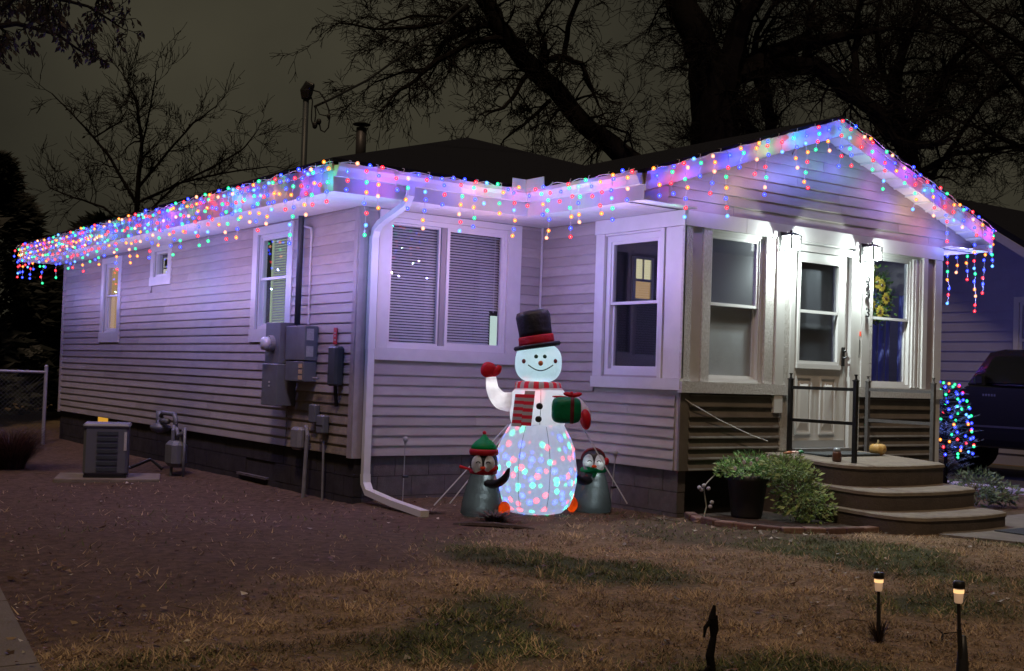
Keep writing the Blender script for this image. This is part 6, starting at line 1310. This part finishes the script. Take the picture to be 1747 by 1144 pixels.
photo_tree('massive bare tree with a thick upright trunk behind the porch gable', (11.73, 6.67), [
   [(0.24, 1.42, 0.473), (0.06, 4.86, 0.438), (-0.05, 6.05, 0.39), (-0.15, 6.89, 0.355), (-0.32, 7.85, 0.284), (-0.55, 8.44, 0.26), (-0.87, 9.03, 0.237), (-1.13, 9.75, 0.213)],
   [(-0.07, 6.77, 0.272), (0.1, 7.38, 0.213), (0.25, 8.23, 0.189), (0.41, 8.71, 0.166), (0.76, 9.33, 0.142)],
   [(-0.04, 7.25, 0.201), (0.42, 7.65, 0.177), (0.88, 7.91, 0.166), (1.71, 8.28, 0.13), (2.75, 8.53, 0.071), (3.59, 8.68, 0.035)],
   [(0.13, 7.5, 0.154), (1.1, 7.75, 0.154), (1.94, 7.78, 0.142), (2.57, 7.26, 0.13), (3.21, 6.82, 0.118), (3.5, 6.29, 0.106)],
   [(0.78, 7.67, 0.118), (0.97, 7.29, 0.106), (1.22, 6.41, 0.089), (1.37, 5.5, 0.071)],
   [(0.2, 7.14, 0.083), (0.84, 6.26, 0.071), (1.13, 5.61, 0.053)],
   [(1.72, 7.91, 0.083), (1.84, 8.4, 0.059), (2.0, 9.13, 0.053)],
   [(2.76, 7.11, 0.083), (2.77, 7.95, 0.059), (2.84, 8.68, 0.047), (2.95, 9.4, 0.041)],
   [(0.66, 7.88, 0.059), (0.7, 8.36, 0.047), (0.93, 8.85, 0.035), (1.4, 9.23, 0.03)]], 32, 5.5, 1.05, 3, first_z=5.0, lw=1.3)
photo_tree('slender bare tree with fanning limbs right of the porch gable', (18.48, 6.72), [
   [(0.14, 1.6, 0.207), (-0.17, 6.3, 0.179), (-0.4, 7.14, 0.166), (-0.63, 7.97, 0.11), (-0.52, 9.09, 0.083), (-0.19, 9.95, 0.062), (0.0, 10.94, 0.048)],
   [(-0.26, 6.86, 0.097), (0.14, 7.71, 0.069), (0.68, 8.71, 0.055), (1.36, 9.44, 0.035)],
   [(-0.11, 6.31, 0.069), (0.72, 6.82, 0.048), (1.69, 6.9, 0.035), (2.66, 7.03, 0.028)],
   [(-0.33, 7.0, 0.069), (0.41, 8.14, 0.055), (0.94, 9.28, 0.041), (1.76, 10.15, 0.028)],
   [(-0.56, 7.97, 0.062), (-1.0, 8.94, 0.048), (-1.16, 9.77, 0.035), (-1.04, 10.62, 0.028)],
   [(0.24, 6.18, 0.055), (0.51, 6.61, 0.041), (1.52, 8.18, 0.035), (2.44, 8.91, 0.028)]], 33, 4.5, 1.25, 3, first_z=4.5, lw=1.35)
photo_tree('bare tree at the right edge with limbs reaching left', (19.25, 3.7), [
   [(0.64, 1.7, 0.256), (0.31, 6.07, 0.218), (-0.12, 8.0, 0.167), (-0.53, 9.16, 0.115), (-0.93, 10.19, 0.077)],
   [(-0.1, 6.96, 0.09), (-0.76, 7.98, 0.064), (-1.42, 8.74, 0.045), (-2.08, 9.37, 0.032), (-2.74, 9.87, 0.026)],
   [(-0.25, 8.39, 0.064), (-0.91, 9.15, 0.051), (-1.44, 9.65, 0.038), (-1.84, 10.16, 0.026)],
   [(0.31, 5.94, 0.064), (-0.74, 6.81, 0.045), (-1.52, 7.3, 0.032)]], 34, 5.0, 1.15, 3, first_z=4.5, lw=1.3)
photo_tree('small many-branched bare tree behind the left end of the roof', (2.35, 13.46), [
   [(-0.04, 1.03, 0.071), (-0.15, 3.63, 0.059), (-0.15, 4.7, 0.053), (-0.12, 5.78, 0.035), (-0.28, 6.62, 0.024), (-0.54, 7.09, 0.012)],
   [(-0.16, 4.47, 0.035), (-0.73, 5.4, 0.03), (-1.1, 5.81, 0.024), (-1.6, 6.33, 0.015), (-1.98, 6.68, 0.012)],
   [(-0.15, 4.82, 0.035), (0.4, 5.56, 0.024), (0.91, 6.18, 0.018), (1.34, 6.53, 0.012)],
   [(-0.14, 5.54, 0.024), (0.1, 6.15, 0.018), (0.34, 6.88, 0.012)],
   [(-0.15, 4.11, 0.03), (0.6, 4.97, 0.024), (1.42, 5.24, 0.018), (2.36, 5.45, 0.012)],
   [(-1.1, 5.81, 0.018), (-0.76, 6.24, 0.015), (-0.78, 6.6, 0.012)],
   [(-0.15, 3.87, 0.03), (-0.92, 4.44, 0.024), (-1.64, 4.65, 0.018), (-2.25, 4.87, 0.012)],
   [(-0.15, 4.53, 0.03), (0.83, 5.1, 0.024), (1.76, 5.73, 0.018), (1.98, 6.15, 0.012)]], 35, 6.5, 0.58, 2, up=0.10, first_z=3.6, leaves=0.03)
photo_tree('bare tree whose leafy twigs overhang the top left corner', (-3.87, 4.39), [
   [(0.0, 1.04, 0.192), (-0.08, 3.23, 0.173), (0.02, 4.4, 0.128), (0.25, 4.93, 0.096), (0.48, 5.59, 0.064)],
   [(0.07, 4.6, 0.064), (0.83, 4.95, 0.045), (1.47, 5.1, 0.029), (1.86, 5.05, 0.019), (2.1, 4.9, 0.013)],
   [(0.25, 5.0, 0.045), (1.07, 5.35, 0.032), (1.85, 5.31, 0.022), (2.44, 5.2, 0.016), (2.8, 4.98, 0.01)],
   [(1.47, 5.1, 0.019), (1.79, 5.28, 0.016), (2.18, 5.23, 0.013), (2.26, 4.97, 0.01)],
   [(0.84, 4.9, 0.026), (1.3, 4.8, 0.016), (1.55, 4.75, 0.01)]], 36, 9.0, 0.24, 2, first_z=4.3, leaves=0.8)
# dark evergreens at the far left and a dark hedge line behind
def evergreen(label, x, y, h, r, seed, nleaf, size=0.10):
    r_ = random.Random(seed); t_ = thing('evergreen_tree', label, 'tree', (x, y, 0), 0, 'dark evergreens beyond the yard'); q = MB(); q.tube([(0, 0, -0.2), (0, 0, h * 0.9)], [0.16, 0.03], 8); q.build('trunk', BARK, t_); V = []; F = []
    for i in range(nleaf):
        f = r_.random() ** 0.8; z = 0.15 + h * f; a_ = r_.random() * 6.28; rr = r * (1 - f) ** 0.6 * (0.35 + 0.65 * math.sqrt(r_.random())) * (1 + 0.95 * noise.noise(Vector((math.cos(a_) * 1.6, math.sin(a_) * 1.6, z * 1.5 + seed))))
        p = Vector((rr * math.cos(a_), rr * math.sin(a_), z)); d_ = Vector((math.cos(a_), math.sin(a_), r_.uniform(-.4, .8))).normalized(); sd_ = d_.orthogonal().normalized(); s_ = size * r_.uniform(.5, 1.4); o = len(V)
        V += [tuple(p + sd_ * s_ * .4), tuple(p - sd_ * s_ * .4), tuple(p + d_ * s_ * 1.6)]; F.append((o, o + 1, o + 2))
    tri_mesh('crown', V, F, [(0.007, 0.009, 0.006)] * len(V), LEAFM, t_)
evergreen('tall dark evergreen at the left edge of the yard', -1.6, 15.5, 7.0, 1.9, 41, 15000, 0.16)
evergreen('dark evergreen beyond the chain-link fence', 0.3, 17.5, 5.6, 1.9, 42, 13000, 0.16)
evergreen('low dark evergreen right behind the house end', 3.2, 19.0, 4.6, 2.2, 43, 12000, 0.18)
evergreen('broad dark evergreen behind the leaning tree', 13.5, 13.5, 6.0, 2.6, 45, 12000, 0.18)
evergreen('dark evergreen behind the massive tree', 17.5, 12.0, 6.6, 2.6, 46, 12000, 0.18)
